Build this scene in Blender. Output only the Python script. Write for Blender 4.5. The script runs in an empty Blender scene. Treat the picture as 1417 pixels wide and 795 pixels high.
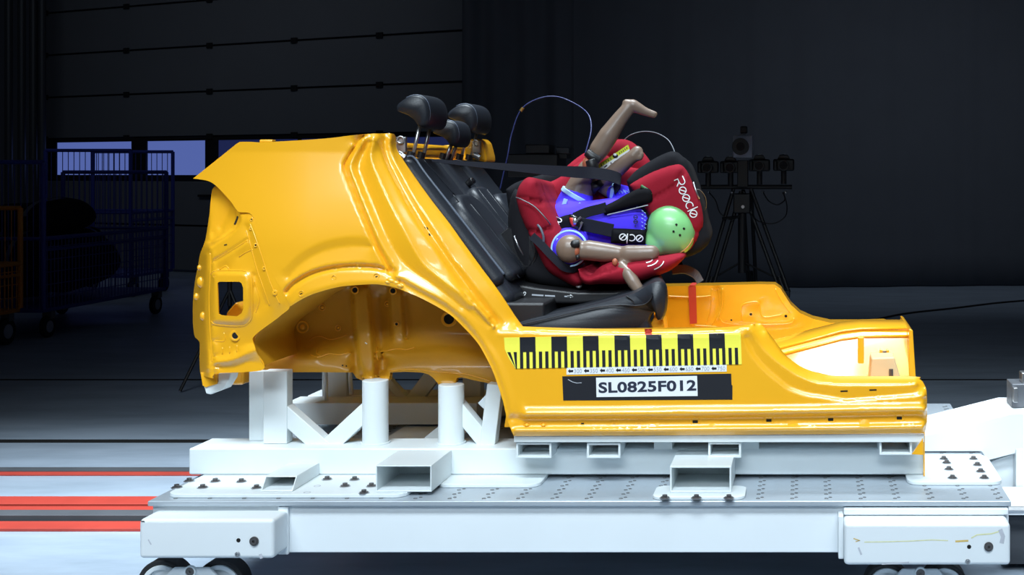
import bpy, bmesh, math, random
import numpy as np
from mathutils import Vector, Matrix
from mathutils.geometry import delaunay_2d_cdt
from mathutils.bvhtree import BVHTree
random.seed(4)

# ------------------------------------------------------------------ camera, world, lights, exposure
SC = bpy.context.scene
F, CX, CY, CAMZ = 1764.0, 1115.0, 238.0, 1.33      # focal length in px of a 1417 px frame, principal point, camera height
W_, H_ = 1417.0, 795.0
cam = bpy.data.cameras.new('camera'); camo = bpy.data.objects.new('camera', cam)
SC.collection.objects.link(camo); SC.camera = camo
camo.location = (0, 0, CAMZ); camo.rotation_euler = (math.pi/2, 0, 0)
cam.sensor_fit = 'HORIZONTAL'; cam.sensor_width = 36.0; cam.lens = F/W_*36.0
cam.shift_x = (W_/2 - CX)/W_; cam.shift_y = (CY - H_/2)/W_
cam.clip_start = 0.05; cam.clip_end = 200

w = bpy.data.worlds.new('World'); SC.world = w; w.use_nodes = True
w.node_tree.nodes['Background'].inputs[0].default_value = (0.55, 0.68, 1.0, 1)
w.node_tree.nodes['Background'].inputs[1].default_value = 0.015

def area(name, loc, aim, sx, sy, power, col, spread=180):
    l = bpy.data.lights.new(name, 'AREA'); l.shape = 'RECTANGLE'; l.size = sx; l.size_y = sy
    l.energy = power; l.color = col; l.spread = math.radians(spread)
    o = bpy.data.objects.new(name, l); SC.collection.objects.link(o); o.location = loc
    d = Vector(aim) - Vector(loc)
    o.rotation_euler = d.to_track_quat('-Z', 'Y').to_euler()
    return o
COOL = (0.80, 0.92, 1.0)
area('overhead_light_bank', (-1.0, 4.95, 4.0), (-1.0, 4.97, 0.0), 7.0, 0.5, 76, COOL, 52)
area('front_light_bank', (0.2, 1.5, 4.0), (0.2, 4.1, 0.6), 7.2, 0.8, 60, COOL, 54)
area('key_light_bank', (-0.9, -0.5, 3.3), (-0.8, 4.0, 0.7), 4.8, 0.7, 14, COOL, 42)
area('added_curtain_fill', (1.6, 10.2, 5.0), (1.2, 14.6, 1.5), 5.0, 0.5, 10, (0.76, 0.87, 1.0), 80)  # added fill light to lift the curtain, no known source
area('added_gate_fill', (-6.5, 9.0, 6.2), (-8.0, 16.5, 2.6), 3.6, 0.5, 7, (0.76, 0.87, 1.0), 80)  # added fill light that brightens the gate, not a known hall lamp
SC.view_settings.view_transform = 'Standard'; SC.view_settings.look = 'None'
SC.view_settings.exposure = 0.0; SC.view_settings.gamma = 1.0; SC.view_settings.use_curve_mapping = False

# ------------------------------------------------------------------ helpers
def P(px, py, Y):
    return Vector(((px-CX)/F*Y, Y, CAMZ-(py-CY)/F*Y))
def toX(px, Y): return (px-CX)/F*Y
def toZ(py, Y): return CAMZ-(py-CY)/F*Y

def mat(name, col, rough=0.5, metal=0.0, coat=0.0, noise=0.0, nscale=8.0, bump=0.0, bscale=60.0, emit=None, spec=0.5):
    m = bpy.data.materials.new(name); m.use_nodes = True
    nt = m.node_tree; b = nt.nodes['Principled BSDF']
    b.inputs['Base Color'].default_value = (*col, 1); b.inputs['Roughness'].default_value = rough
    b.inputs['Metallic'].default_value = metal; b.inputs['Coat Weight'].default_value = coat
    b.inputs['Coat Roughness'].default_value = 0.09; b.inputs['Specular IOR Level'].default_value = spec
    tc = nt.nodes.new('ShaderNodeTexCoord')
    if noise:
        n = nt.nodes.new('ShaderNodeTexNoise'); n.inputs['Scale'].default_value = nscale; n.inputs['Detail'].default_value = 6
        nt.links.new(tc.outputs['Object'], n.inputs['Vector'])
        r = nt.nodes.new('ShaderNodeMix'); r.data_type = 'RGBA'
        r.inputs[6].default_value = (*[c*(1-noise) for c in col], 1); r.inputs[7].default_value = (*[min(1, c*(1+noise)) for c in col], 1)
        nt.links.new(n.outputs['Fac'], r.inputs[0]); nt.links.new(r.outputs[2], b.inputs['Base Color'])
    if bump:
        n2 = nt.nodes.new('ShaderNodeTexNoise'); n2.inputs['Scale'].default_value = bscale; n2.inputs['Detail'].default_value = 4
        nt.links.new(tc.outputs['Object'], n2.inputs['Vector'])
        bp = nt.nodes.new('ShaderNodeBump'); bp.inputs['Strength'].default_value = bump; bp.inputs['Distance'].default_value = 0.004
        nt.links.new(n2.outputs['Fac'], bp.inputs['Height']); nt.links.new(bp.outputs['Normal'], b.inputs['Normal'])
    if emit:
        b.inputs['Emission Color'].default_value = (*emit[0], 1); b.inputs['Emission Strength'].default_value = emit[1]
    return m

M = {}
M['yellow'] = mat('yellow_body_paint', (0.93, 0.44, 0.012), 0.38, coat=1.0, noise=0.03, nscale=5)
M['yellow_shaded'] = mat('shade_darkened_yellow', (0.60, 0.28, 0.010), 0.5, coat=0.25, noise=0.12, nscale=9, bump=0.15, bscale=70)  # body yellow darkened: wheel arch shade put into the colour
M['yellow_rough'] = mat('yellow_sealer_paint', (0.78, 0.35, 0.010), 0.42, coat=0.35, bump=0.5, bscale=55)
M['white'] = mat('white_frame_paint', (0.74, 0.80, 0.82), 0.42, noise=0.05, nscale=6)
M['sledwhite'] = mat('white_sled_paint', (0.80, 0.85, 0.88), 0.45, noise=0.04, nscale=4)
M['plate'] = mat('grey_sled_plate', (0.48, 0.54, 0.60), 0.36, metal=0.35, noise=0.16, nscale=2.2, bump=0.05, bscale=30)
M['steel'] = mat('bolt_steel', (0.16, 0.15, 0.15), 0.4, metal=0.7)
M['bright_steel'] = mat('bright_steel', (0.55, 0.56, 0.58), 0.3, metal=0.9)
M['black'] = mat('black_plastic', (0.012, 0.012, 0.014), 0.42)
M['gloss_black'] = mat('gloss_black_plastic', (0.010, 0.010, 0.012), 0.16)
M['strap_grey'] = mat('pale_grey_strap', (0.22, 0.23, 0.27), 0.5)
M['leather'] = mat('black_seat_leather', (0.016, 0.019, 0.026), 0.42, bump=0.12, bscale=220, spec=0.42)
M['webbing'] = mat('dark_webbing', (0.015, 0.016, 0.024), 0.7, bump=0.1, bscale=300, spec=0.12)
M['pad'] = mat('black_pad_fabric', (0.008, 0.008, 0.010), 0.9, spec=0.1)
M['blackfab'] = mat('black_shell_fabric', (0.010, 0.010, 0.013), 0.85, bump=0.1, bscale=300, spec=0.15)
M['red'] = mat('red_fabric', (0.285, 0.012, 0.026), 0.85, noise=0.06, nscale=30, bump=0.12, bscale=350, spec=0.12)
M['redtape'] = mat('red_tape', (0.62, 0.055, 0.035), 0.5)
M['skin'] = mat('tan_dummy_vinyl', (0.215, 0.150, 0.112), 0.40, coat=0.15, noise=0.08, nscale=18)
M['joint'] = mat('orange_joint_vinyl', (0.42, 0.12, 0.06), 0.45)
M['head'] = mat('green_dummy_vinyl', (0.23, 0.60, 0.225), 0.36, coat=0.2, noise=0.05, nscale=14)
M['blue'] = mat('blue_dummy_suit', (0.088, 0.048, 0.95), 0.75, bump=0.15, bscale=200, spec=0.15)
M['trim'] = mat('pale_blue_trim', (0.40, 0.66, 0.92), 0.6)
M['paper'] = mat('white_print', (0.82, 0.84, 0.86), 0.5)
M['rulyel'] = mat('lemon_print', (0.95, 0.88, 0.09), 0.45)
M['ink'] = mat('black_print', (0.012, 0.013, 0.018), 0.45)
M['grey_ink'] = mat('grey_print', (0.42, 0.45, 0.50), 0.5)
M['navyink'] = mat('dark_blue_print', (0.02, 0.025, 0.05), 0.5)
M['hole'] = mat('dark_opening', (0.004, 0.004, 0.004), 0.9)
M['tyre'] = mat('black_rubber', (0.014, 0.014, 0.016), 0.6)
M['limesticker'] = mat('lime_print', (0.72, 0.78, 0.04), 0.45)
M['bluecable'] = mat('blue_cable', (0.012, 0.020, 0.11), 0.45)
M['bluecart'] = mat('blue_cart_paint', (0.035, 0.055, 0.34), 0.45)
M['orangecart'] = mat('orange_cart_paint', (0.55, 0.20, 0.015), 0.45)
M['darkgrey'] = mat('dark_grey_metal', (0.05, 0.055, 0.065), 0.5, metal=0.2)
M['camgrey'] = mat('pale_camera_body', (0.40, 0.42, 0.50), 0.5)
M['curtain'] = mat('grey_curtain_cloth', (0.105, 0.115, 0.138), 0.9, noise=0.08, nscale=3)
M['doorpanel'] = mat('grey_door_panel', (0.20, 0.21, 0.23), 0.8, noise=0.06, nscale=2)
M['seal'] = mat('dark_door_seal', (0.012, 0.012, 0.014), 0.8)
M['windowlit'] = mat('blue_dusk_window', (0.05, 0.07, 0.16), 0.4, noise=0.1, nscale=3, emit=((0.19, 0.28, 0.84), 0.44))
M['windowdim'] = mat('dim_blue_dusk_window', (0.03, 0.04, 0.09), 0.4, emit=((0.07, 0.10, 0.40), 0.16))
M['railred'] = mat('red_rail_paint', (0.55, 0.060, 0.040), 0.5, noise=0.25, nscale=6)
M['railsteel'] = mat('rail_steel', (0.16, 0.17, 0.19), 0.45, metal=0.4, noise=0.3, nscale=5)
M['jam'] = mat('rust_stain', (0.55, 0.45, 0.25), 0.6)

# floor: smooth grey concrete with soft scuffs
def floor_mat():
    m = mat('grey_hall_floor', (0.42, 0.455, 0.49), 0.42)
    nt = m.node_tree; b = nt.nodes['Principled BSDF']; tc = nt.nodes.new('ShaderNodeTexCoord')
    mp = nt.nodes.new('ShaderNodeMapping'); mp.inputs['Scale'].default_value = (0.6, 2.2, 1)
    nt.links.new(tc.outputs['Object'], mp.inputs[0])
    n = nt.nodes.new('ShaderNodeTexNoise'); n.inputs['Scale'].default_value = 2.5; n.inputs['Detail'].default_value = 8; n.inputs['Roughness'].default_value = 0.65
    nt.links.new(mp.outputs[0], n.inputs['Vector'])
    cr = nt.nodes.new('ShaderNodeValToRGB')
    cr.color_ramp.elements[0].position = 0.3; cr.color_ramp.elements[0].color = (0.31, 0.38, 0.46, 1)
    cr.color_ramp.elements[1].position = 0.6; cr.color_ramp.elements[1].color = (0.42, 0.50, 0.60, 1)
    nt.links.new(n.outputs['Fac'], cr.inputs[0]); nt.links.new(cr.outputs[0], b.inputs['Base Color'])
    return m
M['floor'] = floor_mat()

COL = SC.collection
def link(o, parent=None):
    COL.objects.link(o)
    if parent is not None:
        o.parent = parent
        if parent.type == 'EMPTY': o.location = -parent.location   # part meshes are written in world coordinates
    return o
def tag(o, label, cat, group=None, kind=None):
    if label: o['label'] = label
    if cat: o['category'] = cat
    if group: o['group'] = group
    if kind: o['kind'] = kind
    return o
def thing(name, loc, label, cat, group=None):
    o = bpy.data.objects.new(name, None); o.empty_display_size = 0.1
    COL.objects.link(o); o.location = loc
    return tag(o, label, cat, group)
def dup(root, off, label=None):
    """a copy of a thing with copies of its parts and their sub-parts (shared meshes)"""
    r = root.copy(); COL.objects.link(r); r.location = Vector(root.location) + Vector(off)
    if label: r['label'] = label
    for ch in root.children:
        c = ch.copy(); COL.objects.link(c); c.parent = r
        for g in ch.children:
            d = g.copy(); COL.objects.link(d); d.parent = c
    return r

class MB:
    def __init__(s): s.v = []; s.f = []
    def add(s, vs, fs):
        n = len(s.v); s.v += [tuple(v) for v in vs]; s.f += [tuple(i+n for i in f) for f in fs]; return s
    def box(s, c, size, R=None):
        c = Vector(c); h = [x/2 for x in size]; vs = []
        for sx in (-1, 1):
            for sy in (-1, 1):
                for sz in (-1, 1):
                    p = Vector((sx*h[0], sy*h[1], sz*h[2]))
                    vs.append(c + (R @ p if R else p))
        return s.add(vs, [(0,1,3,2),(4,6,7,5),(0,4,5,1),(2,3,7,6),(0,2,6,4),(1,5,7,3)])
    def span(s, x0, x1, y0, y1, z0, z1):
        return s.box(((x0+x1)/2, (y0+y1)/2, (z0+z1)/2), (abs(x1-x0), abs(y1-y0), abs(z1-z0)))
    def beam(s, a, b, wd, ht, up=(0, 0, 1)):
        a, b = Vector(a), Vector(b); d = (b-a); L = d.length; d.normalize()
        u = Vector(up); side = d.cross(u)
        if side.length < 1e-4: side = d.cross(Vector((0, 1, 0)))
        side.normalize(); u = side.cross(d)
        R = Matrix((d, side, u)).transposed()
        return s.box((a+b)/2, (L, wd, ht), R)
    def prism(s, pts, y0, y1):
        """closed XZ outline extruded in Y"""
        n = len(pts); vs = [(x, y0, z) for x, z in pts] + [(x, y1, z) for x, z in pts]
        fs = [tuple(range(n)), tuple(range(2*n-1, n-1, -1))]
        for i in range(n): fs.append((i, i+n, (i+1) % n+n, (i+1) % n))
        return s.add(vs, fs)
    def rtube(s, x0, x1, z0, z1, y0, y1, t):
        """rectangular hollow tube running in Y"""
        o = [(x0,z0),(x1,z0),(x1,z1),(x0,z1)]; i = [(x0+t,z0+t),(x1-t,z0+t),(x1-t,z1-t),(x0+t,z1-t)]
        vs = [(x,y,z) for y in (y0,y1) for x,z in o] + [(x,y,z) for y in (y0,y1) for x,z in i]
        fs = []
        for k in range(4):
            j = (k+1) % 4
            fs += [(k, j, j+4, k+4), (8+k, 12+k, 12+j, 8+j), (k, 8+k, 8+j, j), (4+k, 4+j, 12+j, 12+k)]
        return s.add(vs, fs)
    def cyl(s, a, b, r, r2=None, n=20, cap=True):
        a, b = Vector(a), Vector(b); r2 = r if r2 is None else r2
        d = (b-a).normalized(); u = d.orthogonal().normalized(); w_ = d.cross(u)
        vs = []
        for c, rr in ((a, r), (b, r2)):
            for i in range(n):
                t = 2*math.pi*i/n; vs.append(c + rr*(math.cos(t)*u + math.sin(t)*w_))
        fs = [(i, (i+1) % n, (i+1) % n+n, i+n) for i in range(n)]
        if cap: fs += [tuple(range(n-1, -1, -1)), tuple(range(n, 2*n))]
        return s.add(vs, fs)
    def ring(s, c, axis, R, r, t, n=28):
        """flat washer of outer R, inner r, thickness t along axis"""
        c = Vector(c); d = Vector(axis).normalized(); u = d.orthogonal().normalized(); w_ = d.cross(u); vs = []
        for h in (0, t):
            for rr in (R, r):
                for i in range(n):
                    a = 2*math.pi*i/n; vs.append(c + d*h + rr*(math.cos(a)*u+math.sin(a)*w_))
        fs = []
        for i in range(n):
            j = (i+1) % n
            fs += [(i, n+i, n+j, j), (2*n+i, 2*n+j, 3*n+j, 3*n+i), (i, j, 2*n+j, 2*n+i), (n+i, 3*n+i, 3*n+j, n+j)]
        return s.add(vs, fs)
    def tube(s, path, r, n=8, cap=True):
        path = [Vector(p) for p in path]; m = len(path)
        rs = r if isinstance(r, (list, tuple)) else [r]*m
        t0 = (path[1]-path[0]).normalized(); u = t0.orthogonal().normalized(); vs = []
        for k, p in enumerate(path):
            t = (path[min(k+1, m-1)]-path[max(k-1, 0)]).normalized()
            u = (u - t*u.dot(t)).normalized(); w_ = t.cross(u)
            for i in range(n):
                a = 2*math.pi*i/n; vs.append(p + rs[k]*(math.cos(a)*u+math.sin(a)*w_))
        fs = [(k*n+i, k*n+(i+1) % n, (k+1)*n+(i+1) % n, (k+1)*n+i) for k in range(m-1) for i in range(n)]
        if cap: fs += [tuple(range(n-1, -1, -1)), tuple(range((m-1)*n, m*n))]
        return s.add(vs, fs)
    def ribbon(s, path, wd, th, side):
        """flat webbing: width wd along the given side direction(s), thickness th"""
        path = [Vector(p) for p in path]; m = len(path); vs = []
        sides = side if isinstance(side, list) else [side]*m
        ws = wd if isinstance(wd, list) else [wd]*m
        for k, p in enumerate(path):
            t = (path[min(k+1, m-1)]-path[max(k-1, 0)]).normalized()
            sd = Vector(sides[k]); sd = (sd - t*sd.dot(t)).normalized(); nn = t.cross(sd)
            for a, b in ((-1,-1),(1,-1),(1,1),(-1,1)): vs.append(p + sd*a*ws[k]/2 + nn*b*th/2)
        fs = [(k*4+i, k*4+(i+1) % 4, (k+1)*4+(i+1) % 4, (k+1)*4+i) for k in range(m-1) for i in range(4)]
        fs += [(3,2,1,0), ((m-1)*4, (m-1)*4+1, (m-1)*4+2, (m-1)*4+3)]
        return s.add(vs, fs)
    def ball(s, c, r, n=16, m=10, R=None):
        c = Vector(c); r = r if isinstance(r, (tuple, list)) else (r, r, r)
        vs = []; fs = []
        for j in range(m+1):
            th = math.pi*j/m
            for i in range(n):
                a = 2*math.pi*i/n
                p = Vector((r[0]*math.sin(th)*math.cos(a), r[1]*math.sin(th)*math.sin(a), r[2]*math.cos(th)))
                vs.append(c + (R @ p if R else p))
        for j in range(m):
            for i in range(n): fs.append((j*n+i, (j+1)*n+i, (j+1)*n+(i+1) % n, j*n+(i+1) % n))
        return s.add(vs, fs)
    def mesh(s, name):
        me = bpy.data.meshes.new(name); me.from_pydata(s.v, [], s.f); me.validate()
        bm = bmesh.new(); bm.from_mesh(me)
        bmesh.ops.remove_doubles(bm, verts=bm.verts, dist=1e-6)
        bmesh.ops.recalc_face_normals(bm, faces=bm.faces); bm.to_mesh(me); bm.free(); me.update()
        return me
    def build(s, name, m, parent=None, smooth=False, bevel=0, seg=2, label=None, sub=0):
        me = s.mesh(name)
        o = bpy.data.objects.new(name, me); me.materials.append(M[m] if isinstance(m, str) else m)
        if smooth: me.polygons.foreach_set('use_smooth', [True]*len(me.polygons))
        if bevel:
            b = o.modifiers.new('bevel', 'BEVEL'); b.width = bevel; b.segments = seg; b.limit_method = 'ANGLE'; b.angle_limit = math.radians(40)
            b.harden_normals = False
            me.polygons.foreach_set('use_smooth', [True]*len(me.polygons))
            wn = o.modifiers.new('wn', 'WEIGHTED_NORMAL'); wn.keep_sharp = False
        if sub:
            q = o.modifiers.new('sub', 'SUBSURF'); q.levels = sub; q.render_levels = sub
        if label: o['label'] = label
        return link(o, parent)
def place(me, name, m, loc, parent, rot=None):
    """another object on a shared mesh; loc in world coordinates"""
    o = bpy.data.objects.new(name, me)
    if not me.materials: me.materials.append(M[m])
    COL.objects.link(o); o.parent = parent
    L = Vector(loc)
    if parent is not None and parent.type == 'EMPTY': L = L - Vector(parent.location)
    o.location = L
    if rot: o.rotation_euler = rot
    return o

def catmull(pts, step=None, n=None):
    """Catmull-Rom resample of a list of tuples (any dimension)"""
    p = [np.array(q, float) for q in pts]
    out = []
    for i in range(len(p)-1):
        p0 = p[max(i-1, 0)]; p1 = p[i]; p2 = p[i+1]; p3 = p[min(i+2, len(p)-1)]
        k = n if n else max(1, int(round(np.linalg.norm((p2-p1)[:2])/step)))
        for j in range(k):
            t = j/k
            out.append(0.5*((2*p1)+(-p0+p2)*t+(2*p0-5*p1+4*p2-p3)*t*t+(-p0+3*p1-3*p2+p3)*t**3))
    out.append(p[-1]); return out
def lin(pts, step):
    p = [np.array(q, float) for q in pts]; out = []
    for a, b in zip(p[:-1], p[1:]):
        k = max(1, int(round(np.linalg.norm((b-a)[:2])/step)))
        out += [a+(b-a)*j/k for j in range(k)]
    out.append(p[-1]); return out
def inside(poly, x, y):
    px = poly[:, 0]; py = poly[:, 1]; c = np.zeros(len(x), bool); j = len(poly)-1
    for i in range(len(poly)):
        cond = (py[i] > y) != (py[j] > y)
        with np.errstate(divide='ignore', invalid='ignore'):
            xi = (px[j]-px[i])*(y-py[i])/(py[j]-py[i]+1e-12)+px[i]
        c ^= cond & (x < xi); j = i
    return c
def seg_dist(poly, x, y):
    d = np.full(len(x), 1e9)
    for a, b in zip(poly, np.roll(poly, -1, axis=0)):
        ab = b-a; L = ab@ab+1e-12
        t = np.clip(((x-a[0])*ab[0]+(y-a[1])*ab[1])/L, 0, 1)
        d = np.minimum(d, np.hypot(x-a[0]-t*ab[0], y-a[1]-t*ab[1]))
    return d

def triangulate(outline, holes, curves, h):
    """outline/holes/curves: lists of (x, y, dev or None). Returns verts2d, tris, fixed dev (nan = free), boundary flags"""
    V = []; E = []; D = []
    def loop(c, closed):
        n0 = len(V)
        for q in c: V.append(Vector((float(q[0]), float(q[1])))); D.append(q[2] if len(q) > 2 and q[2] is not None and not math.isnan(q[2]) else np.nan)
        m = len(c)
        for i in range(m-1): E.append((n0+i, n0+i+1))
        if closed: E.append((n0+m-1, n0))
    ol = np.array([q[:2] for q in outline], float); loop(outline, True)
    hs = [np.array([q[:2] for q in hh], float) for hh in holes]
    for hh in holes: loop(hh, True)
    for c in curves: loop(c, False)
    fixed = np.array([[v.x, v.y] for v in V])
    x0, y0 = ol.min(0); x1, y1 = ol.max(0); gx = []; gy = []; r = 0; y = y0+h*0.5
    while y < y1:
        xs = np.arange(x0+(h*0.5 if r % 2 else 0), x1, h); gx.append(xs); gy.append(np.full(len(xs), y)); y += h*0.866; r += 1
    gx = np.concatenate(gx); gy = np.concatenate(gy); k = inside(ol, gx, gy)
    for hh in hs: k &= ~inside(hh, gx, gy)
    gx = gx[k]; gy = gy[k]
    cell = {}
    for q in fixed: cell.setdefault((int(q[0]//h), int(q[1]//h)), []).append(q)
    for x, y in zip(gx, gy):
        ok = True; ci, cj = int(x//h), int(y//h)
        for a in (-1, 0, 1):
            for b in (-1, 0, 1):
                for q in cell.get((ci+a, cj+b), ()):
                    if (q[0]-x)**2+(q[1]-y)**2 < (0.55*h)**2: ok = False; break
                if not ok: break
            if not ok: break
        if ok: V.append(Vector((float(x), float(y)))); D.append(np.nan)
    vo, eo, fo, ov, oe, of = delaunay_2d_cdt(V, E, [], 0, 1e-4)
    vv = np.array([[v.x, v.y] for v in vo]); dev = np.full(len(vv), np.nan)
    for i, o in enumerate(ov):
        for k in o:
            if not math.isnan(D[k]): dev[i] = D[k]
    T = np.array([f for f in fo if len(f) == 3], int)
    c = vv[T].mean(1); k = inside(ol, c[:, 0], c[:, 1])
    for hh in hs: k &= ~inside(hh, c[:, 0], c[:, 1])
    T = T[k]
    used = np.unique(T); mp = -np.ones(len(vv), int); mp[used] = np.arange(len(used))
    vv = vv[used]; dev = dev[used]; T = mp[T]
    a = vv[T[:, 1]]-vv[T[:, 0]]; b = vv[T[:, 2]]-vv[T[:, 0]]
    fl = (a[:, 0]*b[:, 1]-a[:, 1]*b[:, 0]) < 0
    T[fl] = T[fl][:, ::-1]
    return vv, T, dev
def edges_of(T):
    e = np.concatenate([T[:, [0,1]], T[:, [1,2]], T[:, [2,0]]]); return e
def boundary(T):
    e = edges_of(T); key = np.sort(e, axis=1); _, inv, cnt = np.unique(key, axis=0, return_inverse=True, return_counts=True)
    return e[cnt[inv.ravel()] == 1]
def relax(vv, T, dev, iters=400, smooth=3):
    """harmonic fill between the feature lines (cotangent weights, conjugate gradients), then a light rounding of the creases"""
    n = len(vv); acc = {}
    I = []; J = []; Wt = []
    for a, b, c in ((0, 1, 2), (1, 2, 0), (2, 0, 1)):
        u = vv[T[:, b]]-vv[T[:, a]]; v = vv[T[:, c]]-vv[T[:, a]]
        cr = np.abs(u[:, 0]*v[:, 1]-u[:, 1]*v[:, 0]); ct = np.clip((u*v).sum(1)/np.maximum(cr, 1e-6), 0.02, 8)*0.5
        I += [T[:, b], T[:, c]]; J += [T[:, c], T[:, b]]; Wt += [ct, ct]
    i = np.concatenate(I); j = np.concatenate(J); w_ = np.concatenate(Wt)
    ws = np.bincount(i, w_, n); fx = ~np.isnan(dev); fr = ~fx
    d = np.where(fx, dev, 0.0)
    if fx.any() and fr.any():
        d[fr] = dev[fx].mean()
        A = lambda x: ws*x-np.bincount(i, w_*x[j], n)
        r = np.where(fr, -A(d), 0); z = r/ws; p = z.copy(); rz = r@z
        for _ in range(iters):
            Ap = np.where(fr, A(p), 0); al = rz/max(p@Ap, 1e-30)
            d = d+al*p; r = r-al*Ap; z = r/ws; rn = r@z
            if rn < 1e-14: break
            p = z+(rn/rz)*p; rz = rn
    B = np.zeros(n, bool); B[boundary(T).ravel()] = True
    for _ in range(smooth):
        nd = np.bincount(i, w_*d[j], n)/ws
        d = np.where(B, d, 0.5*d+0.5*nd)
    return d
def sheet(vv, T, Y, thick, name, m, parent, smooth=True, label=None, tri_sel=None, kind=None):
    """a pressed sheet from image-plane points at real depths Y, given real thickness"""
    if tri_sel is not None:
        T = T[tri_sel]; used = np.unique(T); mp = -np.ones(len(vv), int); mp[used] = np.arange(len(used)); vv = vv[used]; Y = Y[used]; T = mp[T]
    n = len(vv)
    X = (vv[:, 0]-CX)/F*Y; Z = CAMZ-(vv[:, 1]-CY)/F*Y
    A = np.stack([X, Y, Z], 1); Bk = A+np.array([0, thick, 0])
    be = boundary(T)
    verts = np.concatenate([A, Bk, A, Bk]); faces = T.tolist() + (T[:, ::-1]+n).tolist() + [(2*n+b, 2*n+a, 3*n+a, 3*n+b) for a, b in be.tolist()]
    me = bpy.data.meshes.new(name); me.from_pydata(verts.tolist(), [], faces)
    bm = bmesh.new(); bm.from_mesh(me); loose = [v for v in bm.verts if not v.link_faces]
    bmesh.ops.delete(bm, geom=loose, context='VERTS'); bm.to_mesh(me); bm.free()
    me.polygons.foreach_set('use_smooth', [smooth]*len(me.polygons))
    # y grows downward in the picture plane, so the front faces point away: flip
    me.flip_normals(); me.update()
    o = bpy.data.objects.new(name, me); me.materials.append(M[m])
    if label: o['label'] = label
    if kind: o['kind'] = kind
    return link(o, parent)
def panel(outline, Yf, name, m, parent, holes=(), curves=(), h=5, thick=0.006, label=None, smooth=3, step=4, iters=500):
    vv, T, dev = triangulate(lin(outline, step) if step else outline, [lin(list(q)+[q[0]], 3)[:-1] for q in holes], curves, h)
    d = relax(vv, T, dev, iters, smooth) if len(curves) or (~np.isnan(dev)).any() else np.zeros(len(vv))
    base = np.array([Yf(x, y) for x, y in vv]) if callable(Yf) else np.full(len(vv), float(Yf))
    o = sheet(vv, T, base+d, thick, name, m, parent, label=label)
    return o, vv, T, base+d
def puff(outline, Yf, depth, bulge, name, m, parent, h=4, rnd=None, label=None, step=3, curves=(), back_shrink=0.92, smooth_outline=True):
    """upholstered body: rounded front following the outline, sides running back in depth"""
    ol = catmull(list(outline)+[outline[0]], step)[:-1] if smooth_outline else lin(list(outline)+[outline[0]], step)[:-1]
    vv, T, dev = triangulate([(q[0], q[1]) for q in ol], [], [[(c[0], c[1], np.nan) for c in lin(q, step)] for q in curves], h)
    poly = np.array([q[:2] for q in ol]); d = seg_dist(poly, vv[:, 0], vv[:, 1])
    R = rnd if rnd else d.max()
    t = np.clip(d/R, 0, 1); lift = bulge*np.sqrt(np.clip(1-(1-t)**2, 0, 1))
    for q in curves:                                                     # stitched seams pull the padding in
        qq = np.array([c[:2] for c in q]); ds = np.full(len(vv), 1e9)
        for a, b in zip(qq[:-1], qq[1:]):
            ab = b-a; tt = np.clip(((vv-a)@ab)/(ab@ab+1e-9), 0, 1); ds = np.minimum(ds, np.hypot(*(vv-a-tt[:, None]*ab).T))
        lift = lift-0.35*bulge*np.exp(-(ds/3.0)**2)
    base = np.array([Yf(x, y) for x, y in vv]) if callable(Yf) else np.full(len(vv), float(Yf))
    Y = base-lift; n = len(vv)
    X = (vv[:, 0]-CX)/F*Y; Z = CAMZ-(vv[:, 1]-CY)/F*Y
    A = np.stack([X, Y, Z], 1); c = A.mean(0)
    be = boundary(T); bi = np.unique(be.ravel()); Bk = A.copy()
    # back: the rim swept straight back in depth and drawn in a little
    Bk[:, 1] = base+depth; Bk[:, 0] = c[0]+(A[:, 0]-c[0])*back_shrink; Bk[:, 2] = c[2]+(A[:, 2]-c[2])*back_shrink
    Bk[:, 1] += 0.5*lift
    faces = T.tolist() + (T[:, ::-1]+n).tolist() + [(b, a, n+a, n+b) for a, b in be.tolist()]
    me = bpy.data.meshes.new(name); me.from_pydata(np.concatenate([A, Bk]).tolist(), [], faces)
    me.polygons.foreach_set('use_smooth', [True]*len(me.polygons)); me.flip_normals(); me.update()
    o = bpy.data.objects.new(name, me); me.materials.append(M[m] if isinstance(m, str) else m)
    if label: o['label'] = label
    return link(o, parent)

def bvh_of(*objs):
    vs = []; fs = []
    for o in objs:
        n = len(vs); vs += [v.co.copy() for v in o.data.vertices]; fs += [tuple(i+n for i in p.vertices) for p in o.data.polygons]
    return BVHTree.FromPolygons(vs, fs)
ORG = Vector((0, 0, CAMZ))
def on_surface(bvh, px, py, Y0, lift):
    d = (P(px, py, 4.0)-ORG).normalized(); hit = bvh.ray_cast(ORG, d)
    p = hit[0] if hit[0] is not None else P(px, py, Y0)
    if abs(p.y-Y0) > 0.25: p = P(px, py, Y0)
    k = (p.y-lift)/p.y
    return ORG+(p-ORG)*k
def decal(bvh, poly, Y0, lift, name, m, parent, h=10, th=0.0008, label=None, kind=None):
    """a thin film laid on a surface (tape, print)"""
    vv, T, dev = triangulate(lin(list(poly)+[poly[0]], h)[:-1], [], [], h)
    Y = np.array([on_surface(bvh, x, y, Y0, lift).y for x, y in vv])
    return sheet(vv, T, Y, th, name, m, parent, smooth=False, label=label, kind=kind)
_fontcache = {}
def text_mesh(s, bold=0.0, space=1.0):
    c = bpy.data.curves.new('t', 'FONT'); c.body = s; c.size = 1.0; c.offset = bold; c.space_character = space; c.resolution_u = 4
    o = bpy.data.objects.new('t', c); COL.objects.link(o)
    dg = bpy.context.evaluated_depsgraph_get(); me = bpy.data.meshes.new_from_object(o.evaluated_get(dg))
    bpy.data.objects.remove(o); bpy.data.curves.remove(c)
    v = np.array([q.co[:2] for q in me.vertices]); f = [tuple(p.vertices) for p in me.polygons]; bpy.data.meshes.remove(me)
    return v, f
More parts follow.
